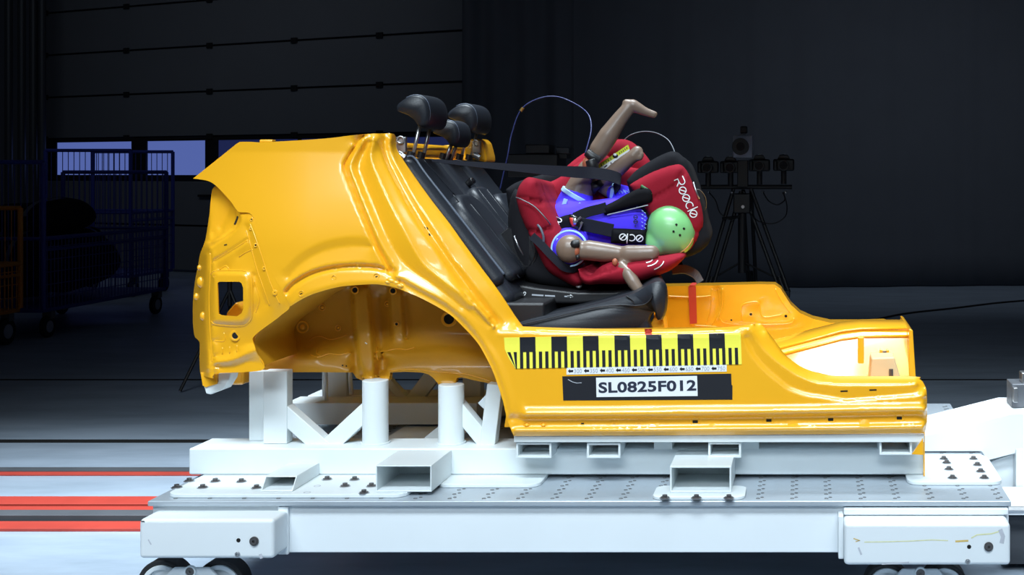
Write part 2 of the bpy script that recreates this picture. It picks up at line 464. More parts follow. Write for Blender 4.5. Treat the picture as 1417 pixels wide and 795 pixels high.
def print_text(s, quad, surf, name, m, parent, bold=0.0, space=1.0, th=0.0006):
    """letters filling quad = (top-left, top-right, bottom-left) in the picture plane, laid on a surface: surf(px,py)->point"""
    v, f = text_mesh(s, bold, space); lo = v.min(0); hi = v.max(0); q = (v-lo)/(hi-lo)
    tl, tr, bl = [np.array(k, float) for k in quad]
    p2 = tl+(tr-tl)*q[:, :1]+(bl-tl)*(1-q[:, 1:])
    vs = [surf(x, y) for x, y in p2]
    return shape_on(vs, f, name, m, parent, th)
def shape_on(vs, f, name, m, parent, th=0.0006):
    n = len(vs); mb = MB(); nb = [v+Vector((0, th, 0)) for v in vs]
    me = bpy.data.meshes.new(name); me.from_pydata([tuple(v) for v in vs]+[tuple(v) for v in nb], [], list(f)+[tuple(i+n for i in reversed(q)) for q in f])
    me.validate(); me.update(); o = bpy.data.objects.new(name, me); me.materials.append(M[m])
    return link(o, parent)
def stroke2d(paths, wd):
    """2D strokes as quads; paths: list of polylines. returns verts, faces"""
    V = []; Fq = []
    for p in paths:
        p = [np.array(q, float) for q in p]; n0 = len(V); m = len(p); cl = np.allclose(p[0], p[-1])
        for k in range(m):
            if cl: t = p[(k+1) % (m-1)]-p[(k-1) % (m-1)]
            else: t = p[min(k+1, m-1)]-p[max(k-1, 0)]
            t = t/(np.linalg.norm(t)+1e-9); nn = np.array([-t[1], t[0]])
            V += [p[k]+nn*wd/2, p[k]-nn*wd/2]
        for k in range(m-1): Fq.append((n0+2*k, n0+2*k+1, n0+2*k+3, n0+2*k+2))
    return V, Fq
def arc(c, r, a0, a1, n=18, ry=None):
    ry = r if ry is None else ry
    return [(c[0]+r*math.cos(math.radians(a0+(a1-a0)*i/n)), c[1]+ry*math.sin(math.radians(a0+(a1-a0)*i/n))) for i in range(n+1)]

# ------------------------------------------------------------------ the hall
def structure(o): o['kind'] = 'structure'; return o
structure(MB().span(-16, 9, -3, 22, -0.05, 0).build('floor', 'floor'))
structure(MB().span(-16, -15.8, -3, 22, 0, 7).build('wall_left', 'doorpanel'))
structure(MB().span(-16, 9, 21.8, 22, 0, 7).build('wall_back', 'doorpanel'))
# floor joint and the dark slot that runs along the track
structure(MB().span(-15.8, 8, 6.27, 6.335, 0, 0.003).build('trim_1', 'hole'))
structure(MB().span(-15.8, 8, 8.15, 8.19, 0, 0.002).build('trim_2', 'seal'))

# sectional gate at the back, set at an angle
GA = Vector((toX(62, 18.2), 18.2, 0)); GB = Vector((toX(690, 14.75), 14.75, 0))
gu = (GB-GA).normalized(); gn = Vector((gu.y, -gu.x, 0))
if gn.y > 0: gn = -gn
GR = Matrix((gu, -gn, Vector((0, 0, 1)))).transposed(); GL = (GB-GA).length
def gpt(s, z, off=0.0): return GA+gu*s+gn*off+Vector((0, 0, z))
def gate_s(px):
    """distance along the gate where the sight line through px meets it"""
    k = (px-CX)/F; a = GA.x-k*GA.y; b = gu.x-k*gu.y
    return -a/b
door = thing('door_1', GA+gu*GL/2, None, None); door['kind'] = 'structure'
zs = [0.02, 0.62, 1.22, 1.80, 2.39, 2.99, 3.59, 4.19, 4.79, 5.39]
wins = [(80, 184), (205, 286), (303, 414), (418, 536), (548, 640)]
pane_mats = ['windowlit', 'windowlit', 'windowdim', 'windowdim', 'windowdim']
for k in range(len(zs)-1):
    z0, z1 = zs[k]+0.012, zs[k+1]-0.012
    if k == 2:                       # the glazed row: stiles and rails round five panes
        edges = [0.0]
        for a, b in wins: edges += [gate_s(a), gate_s(b)]
        edges += [GL]
        for i in range(0, len(edges), 2):
            s0, s1 = edges[i], edges[i+1]
            MB().box(gpt((s0+s1)/2, (z0+z1)/2), (s1-s0, 0.05, z1-z0), GR).build('window_stile', 'seal', door)
        for i, (a, b) in enumerate(wins):
            s0, s1 = gate_s(a), gate_s(b)
            MB().box(gpt((s0+s1)/2, z0+0.03), (s1-s0, 0.05, 0.06), GR).build('window_rail', 'seal', door)
            MB().box(gpt((s0+s1)/2, z1-0.02), (s1-s0, 0.05, 0.04), GR).build('window_rail', 'seal', door)
            MB().box(gpt((s0+s1)/2, (z0+z1)/2, -0.005), (s1-s0, 0.02, z1-z0), GR).build('window_pane', pane_mats[i], door)
    else:
        MB().box(gpt(GL/2, (z0+z1)/2), (GL, 0.05, z1-z0), GR).build('door_panel', 'doorpanel', door, bevel=0.006)
    MB().box(gpt(GL/2, zs[k+1], -0.015), (GL, 0.03, 0.03), GR).build('panel_seal', 'seal', door)
hm = MB().box((0, 0, 0), (0.10, 0.03, 0.07), GR).mesh('hinge')
for k in range(3, 8):
    for px in (66, 178, 293, 410, 528): place(hm, 'hinge', 'seal', gpt(gate_s(px), zs[k], 0.03), door)
MB().beam(gpt(gate_s(280), 1.02, 0.06), gpt(gate_s(297), 1.02, 0.06), 0.03, 0.03).build('door_handle', 'seal', door)
MB().beam(gpt(-0.15, 0.02), gpt(-0.15, 6.2), 0.16, 0.16).build('guide_rail', 'seal', door)

# vertical pipes and cable ducts left of the gate
pm = MB().cyl((0, 0, 0.0), (0, 0, 6.2), 0.05, n=12).mesh('wall_pipe')
for k, (px, lb) in enumerate([(-6, 'dark vertical pipe at the left picture edge beyond the carts'), (12, 'second dark vertical pipe from the left picture edge'), (30, 'dark vertical pipe in the middle of the pipe row by the gate'), (46, 'dark vertical pipe one away from the gate frame'), (58, 'dark vertical pipe right beside the gate frame')]):
    o = place(pm, 'wall_pipe', 'darkgrey', (toX(px, 17.2), 17.2, 0), None)
    tag(o, lb, 'pipe', 'vertical pipes beside the gate')

# heavy cloth curtain hung across the right half of the hall
def curtain():
    a = (toX(641, 14.25), 14.25); b = (8.6, 15.6); n = 900; vs = []; fs = []
    L = math.hypot(b[0]-a[0], b[1]-a[1]); d = ((b[0]-a[0])/L, (b[1]-a[1])/L); nn = (d[1], -d[0])
    rows = [0.015, 0.4, 1.2, 2.4, 4.0, 6.4]
    rng = random.Random(3); ph = 0; prof = []
    for i in range(n+1):
        s = L*i/n
        dense = 1.0 if s < 1.2 else 0.42
        prof.append((0.045*math.sin(s*(19 if s < 1.2 else 8.2)+0.9*math.sin(s*1.7))+0.022*math.sin(s*3.1+1)+0.012*math.sin(s*23+2*math.sin(s*2.2)))*dense+0.03*math.exp(-s*4))
    for r, z in enumerate(rows):
        for i in range(n+1):
            s = L*i/n; o = prof[i]*(1.0-0.10*r*0.5)+0.006*math.sin(7*s+z)
            vs.append((a[0]+d[0]*s+nn[0]*o, a[1]+d[1]*s+nn[1]*o, z))
    for r in range(len(rows)-1):
        for i in range(n): fs.append((r*(n+1)+i, r*(n+1)+i+1, (r+1)*(n+1)+i+1, (r+1)*(n+1)+i))
    mb = MB(); mb.v = vs; mb.f = fs
    o = mb.build('curtain', 'curtain', None, smooth=True)
    sd = o.modifiers.new('cloth', 'SOLIDIFY'); sd.thickness = 0.006
    return o
tag(curtain(), 'tall dark grey folded curtain hanging behind the tripod across the hall', 'curtain')

# ------------------------------------------------------------------ track rails in the floor
def rail(name, y0, y1, h, m, label, cat='rail'):
    o = MB().span(-15.8, 6.0, y0, y1, 0.0, h).build(name, m, bevel=0.002); return tag(o, label, cat)
rail('track_strip', 5.07, 5.19, 0.012, 'railred', 'red painted floor strip, the far one of the pair beside the dark track rail')
rail('track_strip', 4.95, 5.045, 0.010, 'railred', 'narrow red painted floor strip touching the back of the dark track rail')
tr = rail('track_rail', 4.865, 4.945, 0.022, 'railsteel', 'dark grey steel rail between the red floor strips left of the sled')
MB().span(-15.8, 6.0, 4.822, 4.8645, 0.0, 0.001).build('groove', 'hole', tr)
MB().span(-15.8, 6.0, 5.0455, 5.0695, 0.0, 0.001).build('groove', 'hole', tr)
rail('track_strip', 4.72, 4.82, 0.012, 'railred', 'red painted floor strip nearest the camera, in front of the dark track rail')
t = rail('track_strip', 5.585, 5.70, 0.008, 'railred', 'thin red and grey floor strip farthest behind the other red strips')
MB().span(-15.8, 6.0, 5.63, 5.70, 0.0081, 0.012).build('worn_steel', 'railsteel', t)
near_rail = rail('track_rail', 3.855, 3.935, 0.004, 'railsteel', 'flat steel running rail under the near wheels of the sled')

# ------------------------------------------------------------------ crash sled
TOP = 0.34; SX0 = toX(204, 3.84); SX1 = 0.619; SY0, SY1 = 3.84, 5.46
sled = thing('crash_sled', ((SX0+SX1)/2, 4.65, 0.0), 'long white crash test sled with grey perforated top plate on the track', 'sled')
MB().span(SX0, SX1, SY0, SY1, TOP-0.016, TOP).build('top_plate', 'plate', sled, bevel=0.003)
MB().span(SX0+0.005, SX1-0.004, 3.86, 3.98, 0.1785, TOP-0.0165).build('side_beam', 'sledwhite', sled, bevel=0.004)
MB().span(SX0+0.005, SX1-0.004, 5.30, 5.42, 0.1785, TOP-0.0165).build('side_beam', 'sledwhite', sled, bevel=0.004)
for k in range(4):
    x = SX0+0.25+k*0.70; MB().span(x-0.06, x+0.06, 3.981, 5.299, 0.2, TOP-0.0165).build('cross_beam', 'sledwhite', sled)
# threaded holes in rows across the plate
hb = MB(); rng = random.Random(8)
for k in range(-2, 24):
    x = SX0+0.18+k*0.104
    if not (SX0+0.03 < x < SX1-0.02): continue
    for j in range(30):
        y = SY0+0.03+j*0.052
        hb.ring((x-0.006, y, TOP+0.0002), (0, 0, 1), 0.0065, 0.0045, 0.0006, n=8); hb.ring((x+0.006, y+0.014, TOP+0.0002), (0, 0, 1), 0.0055, 0.003, 0.0006, n=8)
o = hb.build('threaded_holes', 'steel', sled); o['kind'] = 'stuff'
# wheel housings
def housing(x0, x1, z0, z1, name='wheel_housing'):
    pr = MB()
    pr.span(x0, x1, 3.75, 3.8595, z0, z1)
    return pr.build(name, 'sledwhite', sled, bevel=0.012, seg=3)
hl = housing(toX(192, 3.75), toX(379, 3.75), 0.193, 0.3096)
hr = housing(toX(1168, 3.75), toX(1398.5, 3.75), 0.1735, 0.2975)
MB().span(toX(385, 3.85), toX(399, 3.85), 3.848, 3.8598, 0.1765, 0.32).build('weld_flange', 'sledwhite', sled, bevel=0.002)
MB().span(toX(1160, 3.82), toX(1167, 3.82), 3.80, 3.8598, 0.178, 0.305).build('weld_flange', 'sledwhite', sled, bevel=0.002)
MB().span(toX(1168, 3.8), toX(1398, 3.8), 3.83, 3.8598, 0.3, 0.3195).build('top_ledge', 'sledwhite', sled, bevel=0.004)
def cap_screw(px, py, r, parent, Y=3.75, m='steel'):
    p = P(px, py, Y); mb = MB()
    mb.ring(p, (0, -1, 0), r, r*0.30, 0.004, 20)
    mb.ring(p, (0, -1, 0), r*0.72, r*0.30, 0.0065, 20); mb.cyl(p, p+Vector((0, -0.002, 0)), r*0.32, n=6)
    return mb.build('cap_screw', m, parent)
for hx, scr, hol, sm in ((hl, (352, 748), (330, 747), (329, 766)), (hr, (1368, 755.5), (1341, 756), (1339, 776))):
    cap_screw(*scr, 0.0135, hx); cap_screw(*sm, 0.0075, hx, m='bright_steel')
    p = P(*hol, 3.75); MB().cyl(p+Vector((0, -0.0006, 0)), p+Vector((0, 0.01, 0)), 0.0062, n=16).build('bolt_hole', 'hole', hx)
# scuffs on the housings: yellow marker line and grey rubs
scm = M['limesticker']
def scuff(pts, m, wd, parent, Y=3.7494):
    V, Fq = stroke2d([pts], wd); vs = [P(x, y, Y) for x, y in V]
    return shape_on(vs, Fq, 'scuff_mark', m, parent, 0.0003)
M['faintyellow'] = mat('worn_yellow_chalk', (0.80, 0.80, 0.42), 0.7, noise=0.3, nscale=60)
M['ochre'] = mat('ochre_scrape', (0.70, 0.50, 0.14), 0.7, noise=0.3, nscale=60)
M['greyrub'] = mat('grey_rub', (0.52, 0.54, 0.60), 0.6, noise=0.3, nscale=50)
scuff([(1196, 749.5), (1230, 749), (1262, 748), (1290, 746.5), (1312, 747.5)], 'faintyellow', 1.1, hr)
scuff([(1322, 748.6), (1332, 748), (1340, 747.6)], 'ochre', 2.4, hr); scuff([(1181, 744.5), (1190, 747.5), (1184, 749)], 'ochre', 1.4, hr)
scuff([(1344, 744), (1352, 739.5), (1372, 738), (1382, 735)], 'faintyellow', 1.5, hr)
scuff([(1384, 732), (1388, 742), (1386, 751)], 'greyrub', 6, hr); scuff([(1220, 780), (1240, 778.8), (1258, 777.5)], 'greyrub', 1.8, hr)
scuff([(1188, 757), (1192, 767)], 'greyrub', 2.5, hr)
scuff([(205, 746), (209, 753)], 'greyrub', 1.6, hl); scuff([(360, 766), (362, 772)], 'greyrub', 4, hl); scuff([(195, 720.5), (200, 721)], 'railsteel', 1.5, hl)
# bogies: two rubber tyred wheels on a white rocker plate
def bogie(px, Y, r, parent):
    c = P(px, 238+(CAMZ-r-0.0045)*F/Y, Y)
    b = MB(); k = 0.0022
    pts = [(-46, -40), (-20, 12), (20+10, 12), (56, -40)]
    pts = [(-0.098, 0.006), (-0.042, 0.058), (0.066, 0.058), (0.115, 0.006), (0.115, -0.03), (-0.098, -0.03)]
    b.prism([(c.x+x, c.z+z) for x, z in pts], Y-0.05, Y-0.038)
    bo = b.build('bogie', 'sledwhite', parent, bevel=0.003)
    for s in (-0.088, 0.088):
        wc = Vector((c.x+s, Y, c.z)); a = Vector((0, 1, 0))
        mb = MB(); mb.ring(wc-a*0.03, a, r, r*0.80, 0.06, 40)
        wv = mb.build('tyre', 'tyre', bo, smooth=False, bevel=0.004)
        mb = MB(); mb.ring(wc-a*0.034, a, r*0.795, r*0.62, 0.06, 40); mb.ring(wc-a*0.02, a, r*0.62, 0.012, 0.03, 40); mb.cyl(wc-a*0.0365, wc+a*0.036, 0.014, n=16)
        mb.build('wheel_rim', 'sledwhite', bo, bevel=0.002)
    mb = MB(); pc = Vector((c.x+0.012, Y-0.05, c.z+0.049)); a = Vector((0, -1, 0))
    mb.ring(pc, a, 0.0175, 0.0135, 0.010, 24); mb.build('bush', 'sledwhite', bo)
    mb = MB(); mb.ring(pc, a, 0.0132, 0.004, 0.006, 24); mb.cyl(pc, pc+a*0.003, 0.005, n=6); mb.build('cap_screw', 'steel', bo)
    for s in (-0.082, 0.09):
        MB().box((c.x+s, Y-0.054, c.z+0.004), (0.034, 0.008, 0.018)).build('stop_block', 'steel', bo, bevel=0.002)
bogie(270, 3.895, 0.075, sled); bogie(1266, 3.895, 0.070, sled)
for yy in (5.36,):
    for xx in (-1.75, 0.35): MB().cyl((xx, yy-0.03, 0.0775), (xx, yy+0.03, 0.0775), 0.073, n=30).build('far_wheel', 'tyre', sled)
tag(MB().span(SX0, SX1, 5.32, 5.40, 0, 0.0042).build('track_rail', 'railsteel'), 'flat steel running rail under the far wheels of the sled', 'rail')

# ------------------------------------------------------------------ welded support frame bolted on the sled
BZ = 0.438
frame = thing('support_frame', (-0.8, 4.2, TOP), 'white welded steel support frame of posts and beams under the yellow body', 'frame')
G = 0.0005
MB().span(toX(261, 4.12), toX(1278, 4.12), 4.12, 4.28, TOP+0.012+G, BZ).build('main_beam', 'white', frame, bevel=0.006)
MB().span(toX(261, 4.12), toX(1278, 4.12), 5.10, 5.24, TOP+0.012+G, BZ).build('main_beam', 'white', frame, bevel=0.006)
def round_plate(x0, x1, y0, y1, z0, z1, r=0.04):
    mb = MB(); pts = []
    for cx, cy, a0 in ((x1-r, y0+r, -90), (x1-r, y1-r, 0), (x0+r, y1-r, 90), (x0+r, y0+r, 180)):
        for k in range(7): a = math.radians(a0+15*k); pts.append((cx+r*math.cos(a), cy+r*math.sin(a)))
    n = len(pts); vs = [(x, y, z0) for x, y in pts]+[(x, y, z1) for x, y in pts]
    fs = [tuple(range(n-1, -1, -1)), tuple(range(n, 2*n))]+[(i, (i+1) % n, (i+1) % n+n, i+n) for i in range(n)]
    return mb.add(vs, fs)
pl = round_plate(SX0+0.035, toX(562, 3.88), 3.875, 4.5, TOP+G, TOP+0.012).build('base_plate', 'white', frame, bevel=0.002)
pm_ = round_plate(toX(600, 4.0), toX(748, 4.02), 4.0, 4.45, TOP+G, TOP+0.012).build('base_plate', 'white', frame, bevel=0.002)
pr_ = round_plate(toX(1256, 4.04), toX(1388, 4.04), 4.03, 4.42, TOP+G, TOP+0.012).build('base_plate', 'white', frame, bevel=0.002)
pf_ = round_plate(toX(903, 3.87), toX(1031, 3.87), 3.85, 3.99, TOP+G, TOP+0.010, 0.03).build('base_plate', 'white', frame, bevel=0.002)
bolt_mb = MB(); bolt_mb.cyl((0, 0, 0), (0, 0, 0.0025), 0.013, n=18); bolt_mb.cyl((0, 0, 0.0025), (0, 0, 0.009), 0.008, n=6)
bolt_me = bolt_mb.mesh('bolt'); bolt_me.materials.append(M['steel'])
wash = MB().cyl((0, 0, 0), (0, 0, 0.002), 0.0165, n=20).mesh('washer'); wash.materials.append(M['bright_steel'])
def bolt(px, py, z, parent):
    Y = (CAMZ-z)*F/(py+1.5-CY); x = toX(px, Y)
    place(bolt_me, 'bolt', 'steel', (x, Y, z+0.002), parent); place(wash, 'washer', 'bright_steel', (x, Y, z), parent)
for q in ((244.6, 673), (280.5, 673), (262, 664), (298, 664.5), (334, 664.8), (355, 673.5), (452.7, 661.5), (490.7, 662), (477.5, 671), (503.6, 680.3), (514, 671)): bolt(*q, TOP+0.012, pl)
for q in ((1318, 660), (1313, 648), (1310, 639), (1306, 633.5), (1362, 660), (1357, 651), (1352.5, 642), (1347, 633.5)): bolt(*q, TOP+0.012, pr_)
for q in ((920, 687.5), (963.6, 687.5), (1008.6, 687.5)): bolt(*q, TOP+0.010, pf_)
for q in ((439, 672), (425, 681)):
    Y = (CAMZ-TOP-0.012)*F/(q[1]-CY); MB().ring((toX(q[0], Y), Y, TOP+0.0121), (0, 0, 1), 0.011, 0.008, 0.0006, 20).build('hole_rim', 'greyrub', pl)
# hollow tubes
def skew_tube(x0, x1, z0, z1, y0, y1, t, lean):
    mb = MB().rtube(x0, x1, z0, z1, y0, y1, t)
    mb.v = [(x, (y+lean*(z-z0)/(z1-z0) if abs(y-y0) < 1e-6 else y), z) for x, y, z in mb.v]; return mb
skew_tube(toX(361, 3.907), toX(405, 3.907), TOP+0.0125, 0.392, 3.905, 4.1195, 0.0035, 0.036).build('square_tube', 'white', frame, bevel=0.0015)
MB().rtube(-1.3155, -1.145, TOP+0.0125, 0.4335, 3.90, 4.1195, 0.0042).build('square_tube', 'white', frame, bevel=0.0015)
MB().rtube(-0.4156, -0.2277, TOP+0.0105, 0.431, 3.90, 4.1195, 0.0055).build('square_tube', 'white', frame, bevel=0.0015)
for a, b, c, d in ((714, 763, 612, 633.5), (812, 858.5, 612.5, 633.5), (980, 1025.5, 611.5, 633), (1217, 1262, 606.5, 629)):
    MB().rtube(toX(a, 4.03), toX(b, 4.03), toZ(d, 4.03), toZ(c, 4.03), 4.03, 4.30, 0.0068).build('square_tube', 'white', frame, bevel=0.0012)
SILLB = toZ(601, 4.0)
mb = MB(); mb.span(toX(711, 4.02), toX(1279, 4.02), 4.02, 4.28, 0.4785, SILLB-0.002)
mb.build('sill_plate', 'white', frame, bevel=0.002)
for a, b in ((905, 930), (1024, 1050)): MB().span(toX(a, 4.1), toX(b, 4.1), 4.10, 4.24, BZ+G, 0.4778).build('spacer_block', 'white', frame)
# posts and braces
MB().span(toX(364, 4.185), toX(397, 4.185), 4.185, 4.235, BZ+G, toZ(513, 4.185)).build('post', 'white', frame, bevel=0.003)
MB().span(toX(345, 4.24), toX(372, 4.24), 4.236, 4.275, BZ+G, toZ(513, 4.24)).build('post', 'white', frame, bevel=0.003)
def cylpost(px, top, Y=4.2, r=0.0415):
    MB().cyl((toX(px, Y), Y, BZ+G), (toX(px, Y), Y, toZ(top, Y)), r, n=36).build('round_post', 'white', frame, bevel=0.003)
    MB().ring((toX(px, Y), Y, BZ+G), (0, 0, 1), r+0.006, r+0.0003, 0.005, 36).build('weld_bead', 'white', frame)
cylpost(519.5, 525); cylpost(624.5, 531)
def brace(a, b, Ya, wd=0.05, ht=0.05, m='white', nm='brace'): return MB().beam(P(*a, Ya), P(*b, Ya), wd, ht).build(nm, m, frame, bevel=0.003)
brace((388, 563), (455, 622), 4.2135, ht=0.056); brace((516, 561), (450, 622), 4.2155, ht=0.056)
brace((630, 557), (682, 620), 4.214, ht=0.05); brace((687, 530), (676, 617), 4.20, ht=0.05, nm='post')
brace((668, 560), (692, 535), 4.24, ht=0.03)
# far half of the frame
MB().span(toX(395, 4.85), toX(660, 4.85), 4.85, 4.99, 0.37, 0.453).build('cross_beam', 'white', frame, bevel=0.003)
MB().span(toX(448, 5.02), toX(482, 5.02), 5.0, 5.06, 0.352, toZ(505, 5.0)).build('post', 'white', frame, bevel=0.003)
MB().cyl(P(452, 563, 4.9), P(450, 505, 4.9), 0.008, n=12).build('rod', 'white', frame)
MB().cyl(P(486, 545, 4.95), P(484, 505, 4.95), 0.008, n=12).build('rod', 'white', frame)
MB().span(toX(640, 5.0), toX(665, 5.0), 5.0, 5.06, 0.352, toZ(505, 5.0)).build('post', 'white', frame, bevel=0.003)
brace((528, 515), (566, 557), 5.02, wd=0.04, ht=0.03); brace((606, 510), (570, 557), 5.02, wd=0.04, ht=0.06)
MB().prism([(toX(575, 4.5), BZ-0.07), (toX(622, 4.5), BZ-0.07), (toX(622, 4.5), toZ(590, 4.5)), (toX(606, 4.5), toZ(590, 4.5))], 4.5, 4.512).build('gusset', 'white', frame)
MB().span(toX(540, 4.7), toX(640, 4.7), 4.29, 5.09, TOP+G, TOP+0.02).build('floor_plate', 'white', frame)
MB().span(toX(1100, 4.6), toX(1260, 4.6), 4.29, 5.09, TOP+0.012+G, TOP+0.07).build('cross_beam', 'white', frame)

# pushing arm at the right end
arm = thing('pushing_arm', (0.65, 4.66, TOP), 'white welded box arm rising to the right at the sled end', 'arm')
pts = [(1277, 624.5), (1358, 624.5), (1366, 637), (1450, 616), (1450, 571.5), (1400, 571.5), (1283, 601), (1277, 602.5)]
MB().prism([(toX(x, 4.5), toZ(y, 4.5)) for x, y in pts], 4.5, 4.82).build('arm_box', 'sledwhite', arm, bevel=0.004)
MB().prism([(toX(1368, 4.55), toZ(640, 4.55)), (toX(1404, 4.55), toZ(627, 4.55)), (toX(1404, 4.55), toZ(700, 4.55)), (toX(1380, 4.55), toZ(700, 4.55))], 4.55, 4.60).build('gusset', 'sledwhite', arm)
MB().span(toX(1405, 4.5), 1.05, 4.49, 4.83, 0.19, toZ(622, 4.5)+0.005).build('coupling_block', 'sledwhite', arm, bevel=0.004)
MB().span(0.6205, 1.05, 4.2, 4.485, 0.20, 0.225).build('ledge_plate', 'sledwhite', arm, bevel=0.003)
MB().span(0.66, 1.05, 4.25, 4.95, 0.023, 0.185).build('foot', 'darkgrey', arm, bevel=0.004)
MB().cyl((0.6205, 4.1, 0.245), (1.05, 4.1, 0.245), 0.012, n=14).build('link_rod', 'bright_steel', arm)
clamp = thing('release_clamp', P(1412, 566, 4.66), 'small grey steel clamp block standing on the pushing arm at the right edge', 'clamp')
zc = toZ(571.5, 4.5)+0.0005
MB().span(toX(1400, 4.6), toX(1450, 4.6), 4.6, 4.72, zc, toZ(531, 4.6)).build('block', 'railsteel', clamp, bevel=0.004)
MB().span(toX(1402, 4.58), toX(1408, 4.58), 4.57, 4.5995, toZ(556, 4.58), toZ(536, 4.58)).build('latch', 'bright_steel', clamp, bevel=0.002)
MB().span(toX(1412, 4.65), toX(1440, 4.65), 4.62, 4.68, toZ(531, 4.6), toZ(514, 4.65)).build('bracket', 'bright_steel', clamp, bevel=0.003)

# ------------------------------------------------------------------ the yellow car body half
car = thing('car_body', (-0.75, 4.7, 0.5), 'glossy yellow cut-down rear half of a car body on the white frame', 'car body')
def sstep(a, b, x): t = min(1, max(0, (x-a)/(b-a))); return t*t*(3-2*t)
def ybase(x, y):
    s = sstep(395, 480, y)
    q = min(1.0, max(0, (345-y)/135)); lean = 0.048*(q*q*(1.9-0.9*q))
    tap = 0.075*max(0, (430-x)/150)**2
    return 3.97*(1-s)+4.0*s+lean*(1-s)+tap*(1-s*0.3)
def dv(pts, d0, d1=None, step=2, spline=True):
    d1 = d0 if d1 is None else d1; n = len(pts)-1
    q = [(p[0], p[1], p[2] if len(p) > 2 else d0+(d1-d0)*i/max(1, n)) for i, p in enumerate(pts)]
    return catmull(q, step) if spline else lin(q, step)
NA = float('nan')
top = dv([(267, 247), (299, 221.5), (327, 199), (331.6, 196.2)], 0, spline=False)[:-1]+dv([(331.6, 196.2), (345, 196), (363, 196.8), (396, 195), (430, 193), (460, 190.5), (485, 187.3), (503, 185.5)], 0, 0.0)[:-1]
ptop = dv([(503, 185.5, 0.004), (515, 184.6, 0.02), (523, 184.6, 0.03), (532, 184.4, 0.055), (541, 184.4, 0.06), (545, 186, 0.075), (547.5, 190, 0.085)], 0)[:-1]
open_edge = dv([(547.5, 190), (549, 206), (561.5, 227), (581, 255), (600, 281), (621, 308), (640, 334.6), (664, 367.7), (690.6, 403.6), (713, 437.5), (723, 451)], 0.09, 0.05)[:-1]
silltop = dv([(723, 451.5), (800, 454), (903, 455.3), (1000, 452.3), (1028, 449.6), (1045, 447.5)], 0.035, 0.045)[:-1]
front = dv([(1045, 447.5), (1051, 447.6), (1056, 451), (1069, 467), (1085, 489), (1098, 500), (1111, 508.5), (1134.5, 516.7), (1160, 520), (1264, 520.5), (1272, 524), (1277, 528), (1281, 536)], 0.07, 0.05, step=3)[:-1]
fend = dv([(1281, 536), (1282.5, 545), (1283, 575), (1282, 589), (1279.5, 599)], 0.03)[:-1]
bot = dv([(1279.5, 599), (1120, 600.5), (900, 602), (711, 603)], 0.012)[:-1]
ARCH = [(711, 603), (704.6, 588), (701, 577), (696, 555), (689, 533), (682, 513.5), (671, 491), (660, 473), (643, 454), (624, 436), (604, 423.5), (580, 411), (555, 400.5), (540, 396), (530, 394), (517, 393), (495.5, 394), (470, 396.5), (444, 403), (423, 411), (401, 424)]
arch = dv(ARCH, 0.0, -0.004, step=3)[:-1]
SEAM = [(401, 424), (393, 406), (388.5, 399), (380, 383), (369.7, 351), (360.6, 325), (351, 301)]
seam = dv(SEAM, 0.0)[:-1]
leftlow = dv([(351, 301), (347, 296), (343, 293.8), (330, 292.5), (320, 279.5), (308, 266), (299, 257), (291, 251.5), (280, 248.5), (267, 247)], 0.0)[:-1]
outline = top+ptop+open_edge+silltop+front+fend+bot+arch+seam+leftlow
L0 = [(503, 187.5), (493, 200), (482.5, 216), (477, 229), (480.5, 242), (489.5, 265), (502.5, 297.6), (518, 334.6), (531, 359), (539, 374)]
off = lambda c, dx, dy=0: [(x+dx, y+dy) for x, y in c]
